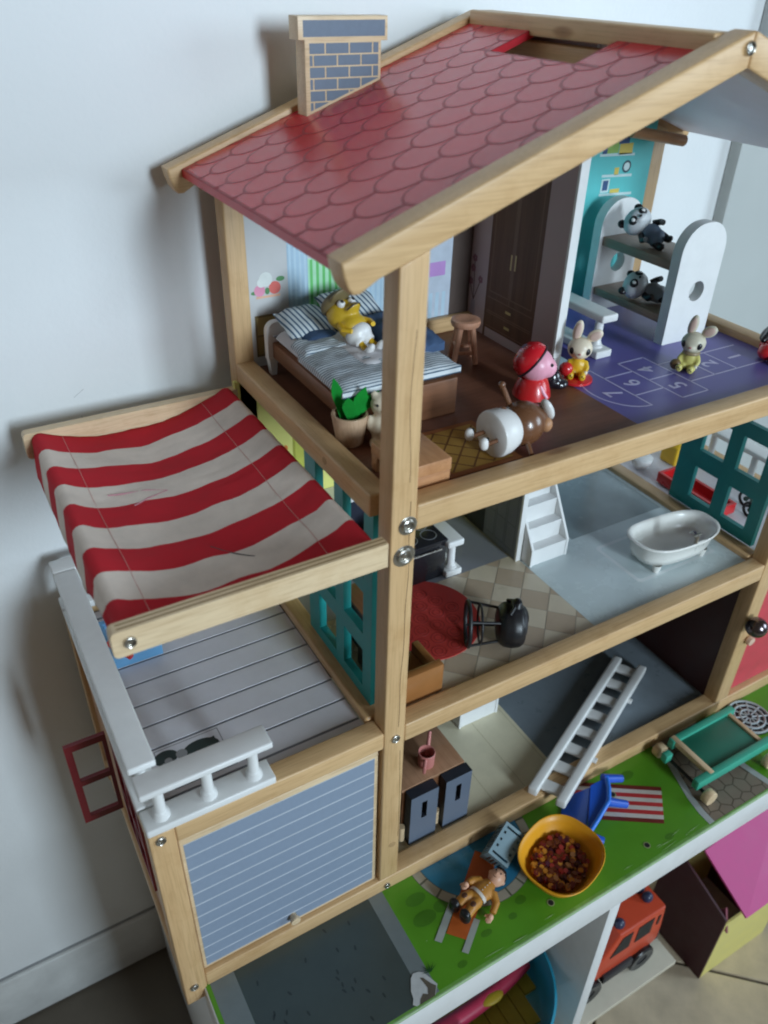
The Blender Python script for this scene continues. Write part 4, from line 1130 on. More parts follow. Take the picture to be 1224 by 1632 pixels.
# ---- white toy animal half hidden behind the post
wb = thing('toy_animal', 'small white toy bear standing between flower pot and tall post', 'toy animal', (4.75, 9.5, AZ))
b = MB(); b.ell((0, 0, 1.35), (1.0, 0.9, 1.35)); b.ell((0, -0.05, 3.2), (0.95, 0.9, 0.95)); b.ell((0, -0.8, 3.05), (0.45, 0.4, 0.35))
for s in (-1, 1):
    b.ell((s * 0.65, -0.05, 4.0), (0.3, 0.2, 0.3)); b.ell((s * 0.6, -0.7, 0.3), (0.42, 0.6, 0.3)); b.ell((s * 0.95, -0.2, 1.7), (0.3, 0.3, 0.7))
part('body', fuse(b, 0.13), CREAMV, wb, local=True)
for s in (-1, 1): part('eye', MB().ell((s * 0.42, -0.82, 3.45), 0.11, 10, 8), BLK, wb, local=True)
part('nose', MB().ell((0, -1.18, 3.15), (0.14, 0.08, 0.1), 10, 8), BLK, wb, local=True)
wb.rotation_euler = (0, 0, math.radians(-30))

# ---- low table, rug, stool
lt = thing('low_table', 'low reddish wooden bench standing on the attic floor beside the tall post', 'bench', (4, 4.2, AZ))
part('table_top', MB().box(2.1, 5.95, 2.05, 6.6, AZ + 1.25, AZ + 2.2, 0.08), WR['y'], lt)
part('end_panel', MB().box(2.15, 5.9, 2.1, 2.9, AZ + 0.01, AZ + 1.25, 0.05), WR['x'], lt)
part('end_panel', MB().box(2.15, 5.9, 5.8, 6.55, AZ + 0.01, AZ + 1.25, 0.05), WR['x'], lt)
rug = thing('diamond_rug', 'small golden yellow rug with brown diamond lattice on the attic floor', 'rug', (9.6, 5.8, AZ))
m_rugb = plain('rug_border', rgb(150, 92, 50), 0.7, var=0.12, vs=80); m_rugf = plain('rug_gold', rgb(176, 136, 62), 0.7, var=0.10, vs=80); m_rugl = pr('rug_line', 120, 80, 40, 0.7)
part('border', MB().box(6.4, 12.8, 2.6, 9.2, AZ + 0.001, AZ + 0.05, 0.01, 1), m_rugb, rug)
part('field', MB().box(6.9, 12.3, 3.1, 8.7, AZ + 0.02, AZ + 0.062, 0.01, 1), m_rugf, rug)
mb = MB()
for k in range(-3, 5):
    for sg in (1, -1):
        q = [(6.9 + 1.8 * k, 3.1), (6.9 + 1.8 * k + 5.6, 8.7)] if sg == 1 else [(6.9 + 1.8 * k, 8.7), (6.9 + 1.8 * k + 5.6, 3.1)]
        p_, q_ = Vector(q[0]), Vector(q[1]); d = (q_ - p_).normalized(); n = Vector((-d.y, d.x)) * 0.07
        c = clip([tuple(p_ + n), tuple(q_ + n), tuple(q_ - n), tuple(p_ - n)], 6.95, 12.25, 3.15, 8.65)
        if len(c) > 2: mb.prism(c, 'z', AZ + 0.06, AZ + 0.068 + 0.001 * (sg + 1))
part('lattice_line', mb, m_rugl, rug, smooth=0)
stl = thing('toy_stool', 'round pink wooden stool with four legs by the wardrobe', 'stool', (18.9, 19.3, AZ))
m_sto = wood('stool_wood', 'z', (0.72, 0.38, 0.25, 1), (0.64, 0.32, 0.20, 1), knots=False)
part('seat', MB().lathe([(0, 3.35), (0.9, 3.3), (1.25, 3.4), (1.36, 3.65), (1.3, 3.95), (1.0, 4.05), (0.7, 3.98), (0, 3.95)], (18.9, 19.3, AZ), 32), m_sto, stl)
lp = []
for k in range(4):
    a = math.radians(20 + 90 * k); t = (18.9 + 0.75 * math.cos(a), 19.3 + 0.75 * math.sin(a), AZ + 3.4); q = (18.9 + 1.4 * math.cos(a), 19.3 + 1.4 * math.sin(a), AZ + 0.02)
    part('leg', MB().tube([t, q], [0.3, 0.26], 12), m_sto, stl); lp.append((t, q))
for k in range(4):
    f = 0.55 if k % 2 else 0.7
    P_ = [Vector(lp[k][0]).lerp(Vector(lp[k][1]), f), Vector(lp[(k + 1) % 4][0]).lerp(Vector(lp[(k + 1) % 4][1]), f)]
    part('stretcher', MB().tube(P_, 0.17, 10), m_sto, stl)

# ---- brown and white toy lying on its side by the rug
lf = thing('toy_figure', 'brown round toy figure in a white skirt lying on its side on the rug', 'toy figure', (10.6, 3.9, AZ + 1.85), rot=(0, math.radians(88), math.radians(4)))
# local z = axis from feet to head (lies along +x); local -x is up
part('body', fuse(MB().ell((0, 0, 3.0), (1.72, 1.72, 1.75), 28, 18).ell((0, 0.1, 4.3), (1.1, 1.2, 1.0)), 0.16), BROWNV, lf, local=True)
part('skirt', MB().lathe([(0, -0.05), (1.6, -0.05), (1.74, 0.05), (1.8, 0.3), (1.74, 1.0), (1.52, 1.7), (1.1, 2.25), (0, 2.3)], (0, 0, 0), 40), WV, lf, local=True)
part('skirt_spot', MB().ell((-1.42, 0.35, 1.25), (0.34, 0.30, 0.34), 16, 10), BROWNV, lf, local=True)
for s, y in ((-1, -0.75), (1, 0.75)):
    lg = part('leg', MB().tube([(0.1, y, 0.1), (0.12, y, -1.15)], 0.17, 10), BROWNV, lf, local=True)
    part('shoe', fuse(MB().ell((-0.1, y * 1.1, -1.35), (0.5, 0.34, 0.36)).ell((0.15, y * 1.1, -1.3), (0.3, 0.3, 0.34)), 0.09), WV, lg, local=True)
    part('shoe_dot', MB().ell((-0.35, y * 1.1, -1.02), (0.16, 0.16, 0.1), 10, 8), BLK, lg, local=True)
part('arm', MB().tube([(-1.2, 0.9, 2.5), (-2.9, 1.3, 1.9)], [0.22, 0.2], 10), BROWNV, lf, local=True)
part('hand', MB().ell((-2.95, 1.31, 1.88), 0.27, 12, 8), BROWNV, lf, local=True)
part('arm', MB().tube([(0.9, -1.1, 2.6), (1.5, -2.0, 2.3)], [0.22, 0.2], 10), BROWNV, lf, local=True)
part('ear', MB().ell((-0.8, -0.5, 5.0), (1.0, 0.6, 0.36), 18, 12, RY(-25)), WV, lf, local=True)
part('muzzle', MB().ell((0.2, -0.9, 4.6), (0.6, 0.5, 0.5), 16, 10), pr('tan_vinyl', 176, 128, 92), lf, local=True)

# ---- generic round-headed toy in a red helmet
gf = thing('toy_figure', 'pink toy doll with a red flower helmet and red dress on the brown floor', 'toy figure', (19.4, 10.0, AZ), rot=(0, 0, math.radians(48)))
part('dress', MB().lathe([(0, 0.35), (1.35, 0.35), (1.6, 0.5), (1.52, 1.0), (1.2, 1.9), (0.8, 2.3), (0, 2.35)], (0, 0, 0), 32), RED, gf, local=True)
part('head', fuse(MB().ell((0, 0, 3.2), (1.5, 1.5, 1.38), 24, 16).ell((0, -0.9, 3.0), (1.0, 0.9, 0.85)), 0.11), PINK, gf, local=True)
hel = part('helmet', MB().lathe([(1.58, 0), (1.6, 0.15), (1.48, 0.75), (1.0, 1.28), (0, 1.5)], (0, 0.24, 3.42), 30, RX(-52)), plain('helmet_red', rgb(214, 34, 46), 0.25, var=0.05, coat=0.5), gf, local=True)
part('helmet_rim', MB().tube([tuple(RX(-52) @ Vector((1.59 * math.cos(2 * PI * k / 28), 1.59 * math.sin(2 * PI * k / 28), 0.02)) + Vector((0, 0.24, 3.42))) for k in range(29)], 0.10, 8), pr('helmet_strap', 36, 24, 36), hel, local=True)
m_fl2 = pr('helmet_flower', 150, 132, 176)
for (a, b_) in ((-120, 40), (-170, 30), (-60, 38), (150, 55), (-90, 72), (20, 30)):
    d = Vector((math.cos(math.radians(a)) * math.cos(math.radians(b_)), math.sin(math.radians(a)) * math.cos(math.radians(b_)), math.sin(math.radians(b_))))
    c0 = RX(-52) @ Vector((d.x * 1.56, d.y * 1.56, d.z * 1.47)) + Vector((0, 0.24, 3.42))
    mbf = MB()
    q = d.to_track_quat('Z', 'Y').to_matrix(); q = RX(-52) @ q
    for k in range(5):
        o_ = q @ Vector((0.15 * math.cos(2 * PI * k / 5), 0.15 * math.sin(2 * PI * k / 5), 0)); mbf.ell(c0 + o_, (0.13, 0.13, 0.05), 8, 6, q)
    part('flower', mbf, m_fl2, hel, local=True)
for s in (0, 1): part('eye', MB().ell((1.3 * s - 0.65, -1.33, 3.5), 0.15, 10, 8), BLK, gf, local=True)
for s in (-1, 1):
    part('arm', MB().tube([(0.95 * s * 0.9, -0.5, 1.9), (1.15 * s * 0.9, -0.95, 1.2), (1.0 * s, -1.3, 0.75)], [0.17, 0.16, 0.15], 10), PINK, gf, local=True)
    part('leg', MB().tube([(0.45 * s, -0.1, 0.5), (0.45 * s, -0.1, 0.12)], 0.18, 10), PINK, gf, local=True)
    part('shoe', MB().ell((0.45 * s, -0.25, 0.15), (0.28, 0.42, 0.16), 12, 8), DARK, gf, local=True)
bgk = solo('toy_boot', fuse(MB().ell((22.3, 10.9, AZ + 0.95), (0.85, 0.75, 0.95)).ell((22.9, 10.6, AZ + 0.5), (0.9, 0.8, 0.5)), 0.12), plain('boot_black', (0.012, 0.010, 0.016, 1), 0.22, coat=0.5), 'glossy black toy boot beside the doll in the red dress', 'toy boot', loc=(22.3, 10.9, AZ))

# ---- two rabbits
def rabbit(name, label, loc, rotz, body_mat, fur, on_disc=False):
    t = thing(name, label, 'toy rabbit', loc, rot=(0, 0, rotz), group='sitting toy rabbits')
    z0 = 0.35 if on_disc else 0.0
    b = MB(); b.ell((0, 0, z0 + 0.95), (0.72, 0.62, 0.85)); b.ell((0, 0.1, z0 + 0.45), (0.85, 0.75, 0.5))
    for s in (-1, 1):
        b.tube([(s * 0.45, -0.1, z0 + 0.45), (s * 0.5, -0.9, z0 + 0.35), (s * 0.5, -1.25, z0 + 0.42)], [0.36, 0.32, 0.30], 12)
        b.tube([(s * 0.6, 0, z0 + 1.4), (s * 0.85, -0.35, z0 + 0.95), (s * 0.75, -0.6, z0 + 0.65)], [0.26, 0.23, 0.2], 10)
    part('body', fuse(b, 0.1), body_mat, t, local=True)
    for s in (-1, 1):
        part('paw', MB().ell((s * 0.75, -0.66, z0 + 0.58), 0.2, 12, 8), fur, t, local=True)
        f_ = part('foot', MB().ell((s * 0.5, -1.38, z0 + 0.48), (0.3, 0.22, 0.36), 14, 10), body_mat, t, local=True)
        part('toe_dot', MB().ell((s * 0.5, -1.58, z0 + 0.58), 0.07, 8, 6), BLK, f_, local=True)
        part('toe_dot', MB().ell((s * 0.5 + 0.12, -1.57, z0 + 0.45), 0.06, 8, 6), BLK, f_, local=True)
    h = MB(); h.ell((0, -0.05, z0 + 2.55), (1.08, 0.98, 0.98), 24, 16); h.ell((0, -0.75, z0 + 2.3), (0.5, 0.45, 0.4))
    hd = part('head', fuse(h, 0.1), fur, t, local=True)
    m_e = pr('ear_inner_pink', 214, 186, 172)
    for s, lean in ((-1, 8), (1, 52)):
        r_ = RY(lean) 
        e = part('ear', MB().ell(Vector((s * 0.5, 0.05, z0 + 3.3)) + r_ @ Vector((0, 0, 0.75)), (0.42, 0.2, 0.98) if s < 0 else (0.5, 0.24, 0.72), 18, 12, r_), fur, t, local=True)
        part('ear_inner', MB().ell(Vector((s * 0.5, -0.11, z0 + 3.3)) + r_ @ Vector((0, 0, 0.78)), (0.28, 0.12, 0.74) if s < 0 else (0.36, 0.14, 0.54), 14, 10, r_), m_e, e, local=True)
        part('eye', MB().ell((s * 0.66, -0.70, z0 + 2.52), (0.27, 0.16, 0.32), 14, 10, RZ(s * 32)), DARK, hd, local=True)
    part('nose', MB().ell((0, -1.17, z0 + 2.4), (0.13, 0.08, 0.09), 10, 8), pr('nose_pink', 190, 120, 120), hd, local=True)
    return t
ra = rabbit('toy_rabbit', 'cream toy rabbit in yellow sitting on a red base with a red ball', (25.5, 11.4, AZ), math.radians(-42), YEL, CREAMV, True)
part('base', MB().lathe([(0, 0.0), (1.35, 0.0), (1.5, 0.12), (1.48, 0.3), (1.2, 0.4), (0, 0.42)], (0, -0.3, 0), 32, sx=1.0, sy=1.05), RED, ra, local=True)
part('red_ball', fuse(MB().ell((-0.95, -1.15, 1.35), 0.62).ell((-0.7, -1.0, 0.7), (0.35, 0.35, 0.5)), 0.1), RED, ra, local=True)
rb = rabbit('toy_rabbit', 'cream toy rabbit in pale yellow sitting alone on the hopscotch', (36.2, 8.3, AZ), math.radians(-62), plain('pale_yellow_vinyl', rgb(212, 204, 120), 0.4), plain('ivory_vinyl', rgb(214, 208, 186), 0.4))
part('scarf', MB().tube([(0.62 * math.cos(2 * PI * k / 20), 0.55 * math.sin(2 * PI * k / 20), 1.62) for k in range(21)], 0.17, 8), pr('scarf_tan', 150, 132, 100), rb, local=True)
part('bag', MB().ell((-0.95, -0.9, 0.55), (0.5, 0.4, 0.5), 14, 10), pr('bag_brown', 110, 88, 56), rb, local=True)
# ---- red toy at the right end of the play room
rt = thing('toy_vehicle', 'red and black toy at the far right edge of the purple floor', 'toy', (44.6, 6.2, AZ))
part('body', fuse(MB().ell((44.6, 6.2, AZ + 0.85), (1.3, 1.0, 0.85)).ell((45.6, 6.9, AZ + 0.9), (1.2, 1.0, 0.9)), 0.12), RED, rt)
part('cover', fuse(MB().ell((46.2, 7.4, AZ + 2.0), (1.6, 1.0, 0.5), rot=RY(-25)).tube([(44.4, 7.2, AZ + 1.5), (46.5, 7.4, AZ + 2.6)], [0.25, 0.5], 10), 0.12), DARK, rt)
for x in (43.9, 45.4): part('wheel', MB().tube([(x, 5.1, AZ + 0.45), (x, 5.45, AZ + 0.45)], 0.44, 18), DARK, rt)

# ---- bunk bed with two panda toys
bk = thing('bunk_bed', 'white toy bunk bed with two brown shelves standing on the purple floor', 'bunk bed', (40.5, 19, AZ))
def bunk_panel(y0, y1, x0, x1):
    zt = AZ + 11.3
    pts = rrect(x0, x1, AZ + 0.01, zt, 2.6, 8, (0, 1, 1, 0))
    cx, cz, r = (x0 + x1) / 2 + 0.3, AZ + 4.9, 0.98
    bm = bmesh.new()
    vo = [bm.verts.new((p[0], 0, p[1])) for p in pts]; vi = [bm.verts.new((cx + r * math.cos(2 * PI * k / 24), 0, cz + r * math.sin(2 * PI * k / 24))) for k in range(24)]
    eo = [bm.edges.new((vo[i], vo[(i + 1) % len(vo)])) for i in range(len(vo))]; ei = [bm.edges.new((vi[i], vi[(i + 1) % 24])) for i in range(24)]
    res = bmesh.ops.triangle_fill(bm, edges=eo + ei, use_beauty=True)
    fs = [g for g in res['geom'] if isinstance(g, bmesh.types.BMFace)]
    ex = bmesh.ops.extrude_face_region(bm, geom=fs)
    for v in ex['geom']:
        if isinstance(v, bmesh.types.BMVert): v.co.y += y1 - y0
    for v in bm.verts: v.co.y += y0
    bmesh.ops.recalc_face_normals(bm, faces=bm.faces)
    mb = MB(); mb.bm.free(); mb.bm = bm
    return part('end_panel', mb, WHITE, bk, smooth=35)
bunk_panel(13.3, 14.4, 38.1, 43.8); bunk_panel(23.6, 24.7, 37.9, 43.4)
WBK = wood('bunk_board', 'y', (0.30, 0.20, 0.14, 1), (0.24, 0.155, 0.105, 1), knots=False)
part('shelf', MB().box(38.3, 43.3, 14.4, 23.6, AZ + 6.9, AZ + 7.8, 0.08), WBK, bk)
part('shelf', MB().box(38.2, 43.3, 14.4, 23.6, AZ + 1.9, AZ + 2.7, 0.08), WBK, bk)
PWV = plain('panda_white', rgb(204, 206, 208), 0.4, var=0.05)
def panda(label, loc, face, axis, shirt):
    f_, z_ = Vector(face).normalized(), Vector(axis); z_ = (z_ - f_ * z_.dot(f_)).normalized(); y_ = -f_; x_ = y_.cross(z_)
    rot = Matrix((x_, y_, z_)).transposed().to_euler()
    t = thing('toy_panda', label, 'toy panda', loc, rot=rot, group='panda toys on the bunk bed')
    part('body', fuse(MB().ell((0, 0, 0.9), (0.95, 0.85, 1.0)).ell((0, 0, 0.2), (0.9, 0.85, 0.7)), 0.1), shirt, t, local=True)
    hd = part('head', fuse(MB().ell((0, 0, 2.75), (1.45, 1.2, 1.2), 24, 16).ell((0, -0.95, 2.45), (0.6, 0.4, 0.42)), 0.11), PWV, t, local=True)
    for s in (-1, 1):
        part('ear', MB().ell((s * 1.1, 0.1, 3.65), (0.42, 0.28, 0.42), 14, 10), DARK, hd, local=True)
        part('eye_patch', MB().ell((s * 0.62, -0.95, 2.85), (0.46, 0.25, 0.42), 16, 10, RZ(s * 25)), DARK, hd, local=True)
        e = part('eye', MB().ell((s * 0.62, -1.12, 2.87), (0.22, 0.13, 0.22), 12, 8), WV, hd, local=True)
        part('arm', MB().tube([(s * 0.8, -0.1, 1.5), (s * 1.25, -0.4, 1.0), (s * 1.15, -0.8, 0.75)], [0.32, 0.3, 0.28], 10), DARK, t, local=True)
        part('leg', fuse(MB().tube([(s * 0.5, -0.1, 0.1), (s * 0.55, -0.15, -0.7)], [0.4, 0.36], 12).ell((s * 0.55, -0.4, -0.8), (0.36, 0.5, 0.28)), 0.1), DARK, t, local=True)
    part('nose', MB().ell((0, -1.35, 2.6), (0.16, 0.1, 0.11), 10, 8), BLK, hd, local=True)
    return t
pn1 = panda('black and white panda toy lying face up on the top bunk', (40.2, 18.2, AZ + 8.6), (-0.5, -0.55, 0.62), (-0.15, 1.0, 0.25), plain('panda_blue_grey', rgb(104, 118, 136), 0.5))
pn2 = panda('grey shirted panda toy lying face up on the lower bunk', (40.6, 16.7, AZ + 3.55), (-0.35, -0.45, 0.8), (-0.55, 0.9, 0.15), GREYV)

# ---- loose white stair railing in the attic and kitchen
def loose_rail(label, loc, length, h, rotz, nb=2, w=0.95):
    t = thing('stair_railing', label, 'railing', loc, rot=(0, 0, rotz), group='loose white railings')
    part('base', MB().box(0, length, -w, w, 0.01, 0.75, 0.14, 3), WHITE, t, local=True)
    part('handrail', MB().box(-0.02, length + 0.02, -w, w, h - 0.75, h, 0.18, 3), WHITE, t, local=True)
    for k in range(nb):
        x = length * (0.14 + 0.72 * k / max(1, nb - 1)) if nb > 1 else length * 0.5
        part('baluster', MB().lathe([(0.62, 0.7), (0.62, 0.95), (0.5, 1.05), (0.48, 1.2), (0.4, 1.3), (0.4, h - 0.8), (0.42, h - 0.7)], (x, 0, 0), 18), WHITE, t, local=True)
    return t
loose_rail('white loose railing beside the stair opening on the purple floor', (30.9, 13.6, AZ), 9.0, 4.2, math.radians(90), 2)
loose_rail('short white loose railing next to the black cooker', (16.5, 14.5, MZ), 5.6, 4.4, math.radians(90), 2)

# ---- staircases
def stairs(name, label, x0, x1, y0, n, z0, run, rise):
    t = thing(name, label, 'staircase', ((x0 + x1) / 2, y0 + 3, z0), group='white toy staircases')
    pts = [(y0, z0 + 0.01)]
    for k in range(n):
        pts += [(y0 + run * k, z0 + rise * (k + 1)), (y0 + run * (k + 1), z0 + rise * (k + 1))]
    pts += [(y0 + run * n, z0 + rise * n - 1.6), (y0 + 1.6, z0 + 0.01)]
    part('steps', MB().prism(pts, 'x', x0 + 0.3, x1 - 0.3), WHITE, t, smooth=0)
    for xa, xb in ((x0, x0 + 0.32), (x1 - 0.32, x1)):
        part('stringer', MB().prism([(y0 - 0.1, z0 + 0.01), (y0 - 0.1, z0 + rise + 0.1), (y0 + run * n, z0 + rise * (n + 1) + 0.05), (y0 + run * n + 0.05, z0 + rise * n - 1.7), (y0 + 1.5, z0 + 0.01)], 'x', xa, xb, 0.04, 1), WHITE, t, smooth=0)
    return t
stairs('toy_staircase', 'white toy staircase rising beside the kitchen partition', 24.15, 29.05, 12.0, 9, MZ, 1.15, 1.95) 
stairs('toy_staircase', 'white toy staircase on the cream ground floor, mostly under the middle beam', 17.2, 22.6, 12.0, 8, GF, 1.25, 2.1)

# ---- kitchen pieces on the middle floor
ck = thing('toy_cooker', 'black toy cooker with round hob behind the red rug', 'cooker', (13.5, 17, MZ))
part('body', MB().box(10.9, 15.7, 15.1, 19.6, MZ + 0.01, MZ + 4.3, 0.08), plain('cooker_black', (0.014, 0.014, 0.018, 1), 0.25, coat=0.4), ck)
part('hob_top', MB().box(10.8, 15.8, 15.0, 19.7, MZ + 4.3, MZ + 4.6, 0.08), plain('hob_black', (0.02, 0.02, 0.024, 1), 0.18), ck)
for (x, y) in ((12.2, 16.5), (14.4, 16.5), (12.2, 18.3), (14.4, 18.3)):
    part('burner', MB().lathe([(0.75, 0), (0.8, 0.03), (0.85, 0)], (x, y, MZ + 4.605), 28), GREYV, ck)
part('oven_handle', MB().tube([(11.6, 14.9, MZ + 3.7), (15.0, 14.9, MZ + 3.7)], 0.12, 8), STEEL, ck)
rr_ = thing('round_rug', 'round red rug with faint floral scrolls on the checkered floor', 'rug', (10.3, 10.2, MZ))
m_rr = plain('rug_red', rgb(188, 54, 48), 0.8, var=0.08, vs=60)
part('rug_disc', MB().prism(circ(10.1, 10.6, 5.6, 56), 'z', MZ + 0.002, MZ + 0.09, 0.03, 1), m_rr, rr_)
m_rrl = pr('rug_dark_red', 150, 40, 38, 0.8)
mb = MB()
for (cx, cy, r) in [(10.1 + 1.75 * (i + 0.5 * (j % 2)), 10.6 + 1.5 * j, 0.85) for i in range(-3, 4) for j in range(-3, 4)]:
    if (cx - 10.1) ** 2 + (cy - 10.6) ** 2 < 4.6 ** 2:
        for q in (0.8, 0.42):
            P_ = [(cx + r * q * math.cos(2 * PI * k / 18), cy + r * q * math.sin(2 * PI * k / 18), MZ + 0.09) for k in range(19)]
            mb.tube(P_, 0.03, 5)
part('scroll_line', mb, m_rrl, rr_, smooth=0)
hc = thing('high_chair', 'black toy high chair tipped over beside the round red rug', 'chair', (14.1, 4.9, MZ + 2.2), rot=(0, math.radians(90), math.radians(-30)))
# local z is the chair's up direction (lying along +x); local -x is up
M_hc = plain('high_chair_black', (0.013, 0.013, 0.015, 1), 0.4)
part('seat', fuse(MB().lathe([(0, 0.2), (1.5, 0.3), (2.0, 0.8), (2.15, 1.6), (2.05, 2.3), (1.7, 2.7), (0, 2.6)], (0, 0, 0), 32).ell((0.3, 1.1, 2.4), (1.6, 1.0, 1.0)), 0.14), M_hc, hc, local=True)
part('seat_cushion', MB().ell((-0.4, -0.5, 2.45), (1.4, 1.2, 0.5), 20, 12), plain('seat_grey', (0.03, 0.03, 0.035, 1), 0.6), hc, local=True)
part('headrest', fuse(MB().ell((-1.9, 0.3, 1.9), (0.65, 0.75, 0.6)).ell((-2.35, 0.3, 2.0), (0.3, 0.55, 0.4)), 0.12), M_hc, hc, local=True)
part('tray_bar', MB().tube([(-1.9, -0.9, 1.2), (-2.3, -0.4, 1.6), (-2.3, 0.6, 1.6), (-1.9, 1.1, 1.2)], 0.16, 8), M_hc, hc, local=True)
for k in range(4):
    a = math.radians(45 + 90 * k)
    part('leg', MB().tube([(1.5 * math.cos(a), 1.5 * math.sin(a), 0.4), (2.0 * math.cos(a), 2.0 * math.sin(a), -2.3)], 0.13, 8), M_hc, hc, local=True)
part('foot_ring', MB().tube([(2.05 * math.cos(2 * PI * k / 32), 2.05 * math.sin(2 * PI * k / 32), -2.3) for k in range(33)], 0.2, 8, cap=False), M_hc, hc, local=True)
part('foot_ring', MB().tube([(1.75 * math.cos(2 * PI * k / 32), 1.75 * math.sin(2 * PI * k / 32), -1.2) for k in range(33)], 0.11, 8, cap=False), M_hc, hc, local=True)
m_cbk = plain('cabinet_black', (0.015, 0.014, 0.016, 1), 0.45)
def dark_cabinet(label, x0, x1, y0, y1, h):
    t = thing('toy_cabinet', label, 'toy cabinet', ((x0 + x1) / 2, (y0 + y1) / 2, MZ))
    part('cabinet_body', MB().box(x0, x1, y0, y1, MZ + 0.01, MZ + h, 0.1), m_cbk, t)
    part('cabinet_top', MB().box(x0 - 0.1, x1 + 0.1, y0 - 0.1, y1 + 0.1, MZ + h, MZ + h + 0.3, 0.06), WD['y'], t)
dark_cabinet('low dark toy cabinet behind the pane nearest the tall post', 2.2, 4.6, 5.2, 8.6, 3.6)
dark_cabinet('taller dark toy cabinet behind the teal pane farther from the post', 3.0, 6.6, 9.0, 13.0, 4.6)
cb = thing('copper_armchair', 'copper brown toy armchair in the front corner of the kitchen floor', 'armchair', (5, 4, MZ))
m_cop = plain('copper_paint', rgb(156, 104, 58), 0.32, var=0.08, coat=0.3)
part('front_panel', MB().box(2.2, 6.9, 2.1, 2.9, MZ + 0.01, MZ + 3.15, 0.12), m_cop, cb)
part('seat', MB().box(2.2, 6.2, 2.9, 6.2, MZ + 0.01, MZ + 1.6, 0.12), m_cop, cb)
part('side_arm', MB().box(6.2, 6.9, 2.9, 6.2, MZ + 0.01, MZ + 2.5, 0.12), m_cop, cb)

# ---- bath
bt = thing('toy_bath', 'glossy white toy bathtub with small tap on the blue floor', 'bathtub', (38.4, 6.6, MZ))
m_tub = plain('tub_gloss', (0.86, 0.85, 0.80, 1), 0.3, var=0.02, bump=0.0, coat=0.35)
def tubprof(scale, z): return z
mb = MB(); bm = mb.bm
rings = []
sect = [(0.70, 0.75), (0.86, 0.9), (0.93, 1.6), (0.97, 2.6), (1.06, 2.85), (1.08, 3.0), (1.05, 3.12), (0.99, 3.08), (0.93, 2.8), (0.90, 2.0), (0.84, 1.35), (0.62, 1.1)]
NB = 48
for (s_, z) in sect:
    rg = []
    for k in range(NB):
        t = 2 * PI * k / NB; ct, st = math.cos(t), math.sin(t)
        e = 0.62
        x = 4.95 * s_ * math.copysign(abs(ct) ** 0.72, ct); y = 2.65 * s_ * math.copysign(abs(st) ** 0.72, st)
        zz = z + (0.28 * (abs(x) / 5) ** 2.5 if z > 2.4 else 0)
        rg.append(bm.verts.new((38.4 + x * math.cos(-0.06) - y * math.sin(-0.06), 6.7 + x * math.sin(-0.06) + y * math.cos(-0.06), MZ + zz)))
    rings.append(rg)
for a_, b_ in zip(rings, rings[1:]):
    for k in range(NB): bm.faces.new((a_[k], a_[(k + 1) % NB], b_[(k + 1) % NB], b_[k]))
bm.faces.new(rings[0][::-1]); bm.faces.new(rings[-1])
bmesh.ops.recalc_face_normals(bm, faces=bm.faces)
part('tub', mb, m_tub, bt, smooth=60)
for x, y in ((35.2, 5.2), (41.6, 5.0), (35.4, 8.4), (41.6, 8.1)):
    part('foot', MB().lathe([(0, 0.01), (0.3, 0.01), (0.42, 0.4), (0.5, 0.95)], (x, y, MZ), 14), m_tub, bt)
tap = part('tap', MB().tube([(38.9, 4.15, MZ + 3.0), (38.9, 4.15, MZ + 3.9), (38.9, 4.6, MZ + 4.1), (38.9, 5.0, MZ + 3.8)], [0.2, 0.2, 0.17, 0.15], 10), STEEL, bt)
part('tap_handle', MB().tube([(38.4, 4.2, MZ + 4.0), (39.4, 4.2, MZ + 4.0)], 0.14, 8), STEEL, tap)
part('tap_handle', MB().tube([(38.9, 4.0, MZ + 3.0), (39.9, 3.9, MZ + 3.1)], 0.2, 8), m_tub, tap)
# ---- things on the far terrace
tr = thing('toy_tray', 'long red toy trough on the terrace behind the teal frame', 'toy', (49.6, 13, 20))
part('trough', MB().plate('z', [48.4, 48.8, 50.9, 51.3], [8.8, 9.2, 17.6, 18.0], {(1, 1)}, 20.2, 21.5), RED, tr)
part('trough_bottom', MB().box(48.7, 51.0, 9.1, 17.7, 19.99, 20.4), RED, tr)
solo('white_bowl', MB().lathe([(0, 0.02), (0.7, 0.02), (1.2, 0.7), (1.35, 1.4), (1.2, 1.55), (0.5, 1.7), (0, 1.7)], (49.4, 21.6, 19.97), 28), WHITE, 'small glossy white bowl on the terrace by the bathroom beam', 'bowl', loc=(49.4, 21.6, 19.97))
solo('yellow_block', fuse(MB().box(53.0, 55.5, 19.5, 22.0, 20.0, 22.6).ell((54.2, 20.5, 22.6), (1.0, 1.0, 0.8)), 0.15), YEL, 'yellow toy block at the back of the terrace', 'toy block', loc=(54, 20.7, 20))
tk = thing('toy_tricycle', 'dark green toy tricycle on the terrace seen through the lower pane', 'tricycle', (53.2, 8.6, 20))
m_dg = pr('tricycle_green', 24, 66, 54)
for (x, y) in ((52.5, 7.6), (54.0, 9.4)):
    part('wheel', MB().tube([(x - 0.2 + 0.95 * 0, y + 0.85 * math.cos(2 * PI * k / 24), 20.95 + 0.85 * math.sin(2 * PI * k / 24)) for k in range(25)], 0.17, 8, cap=False), DARK, tk)
    part('hub', MB().ell((x - 0.2, y, 20.95), 0.3, 10, 8), m_dg, tk)
part('tricycle_frame', MB().tube([(52.3, 7.6, 20.95), (52.9, 8.2, 22.2), (53.8, 9.4, 20.95)], 0.2, 8), m_dg, tk)
part('saddle', MB().ell((53.0, 8.4, 22.5), (0.5, 0.6, 0.2), 14, 8), WHITE, tk)

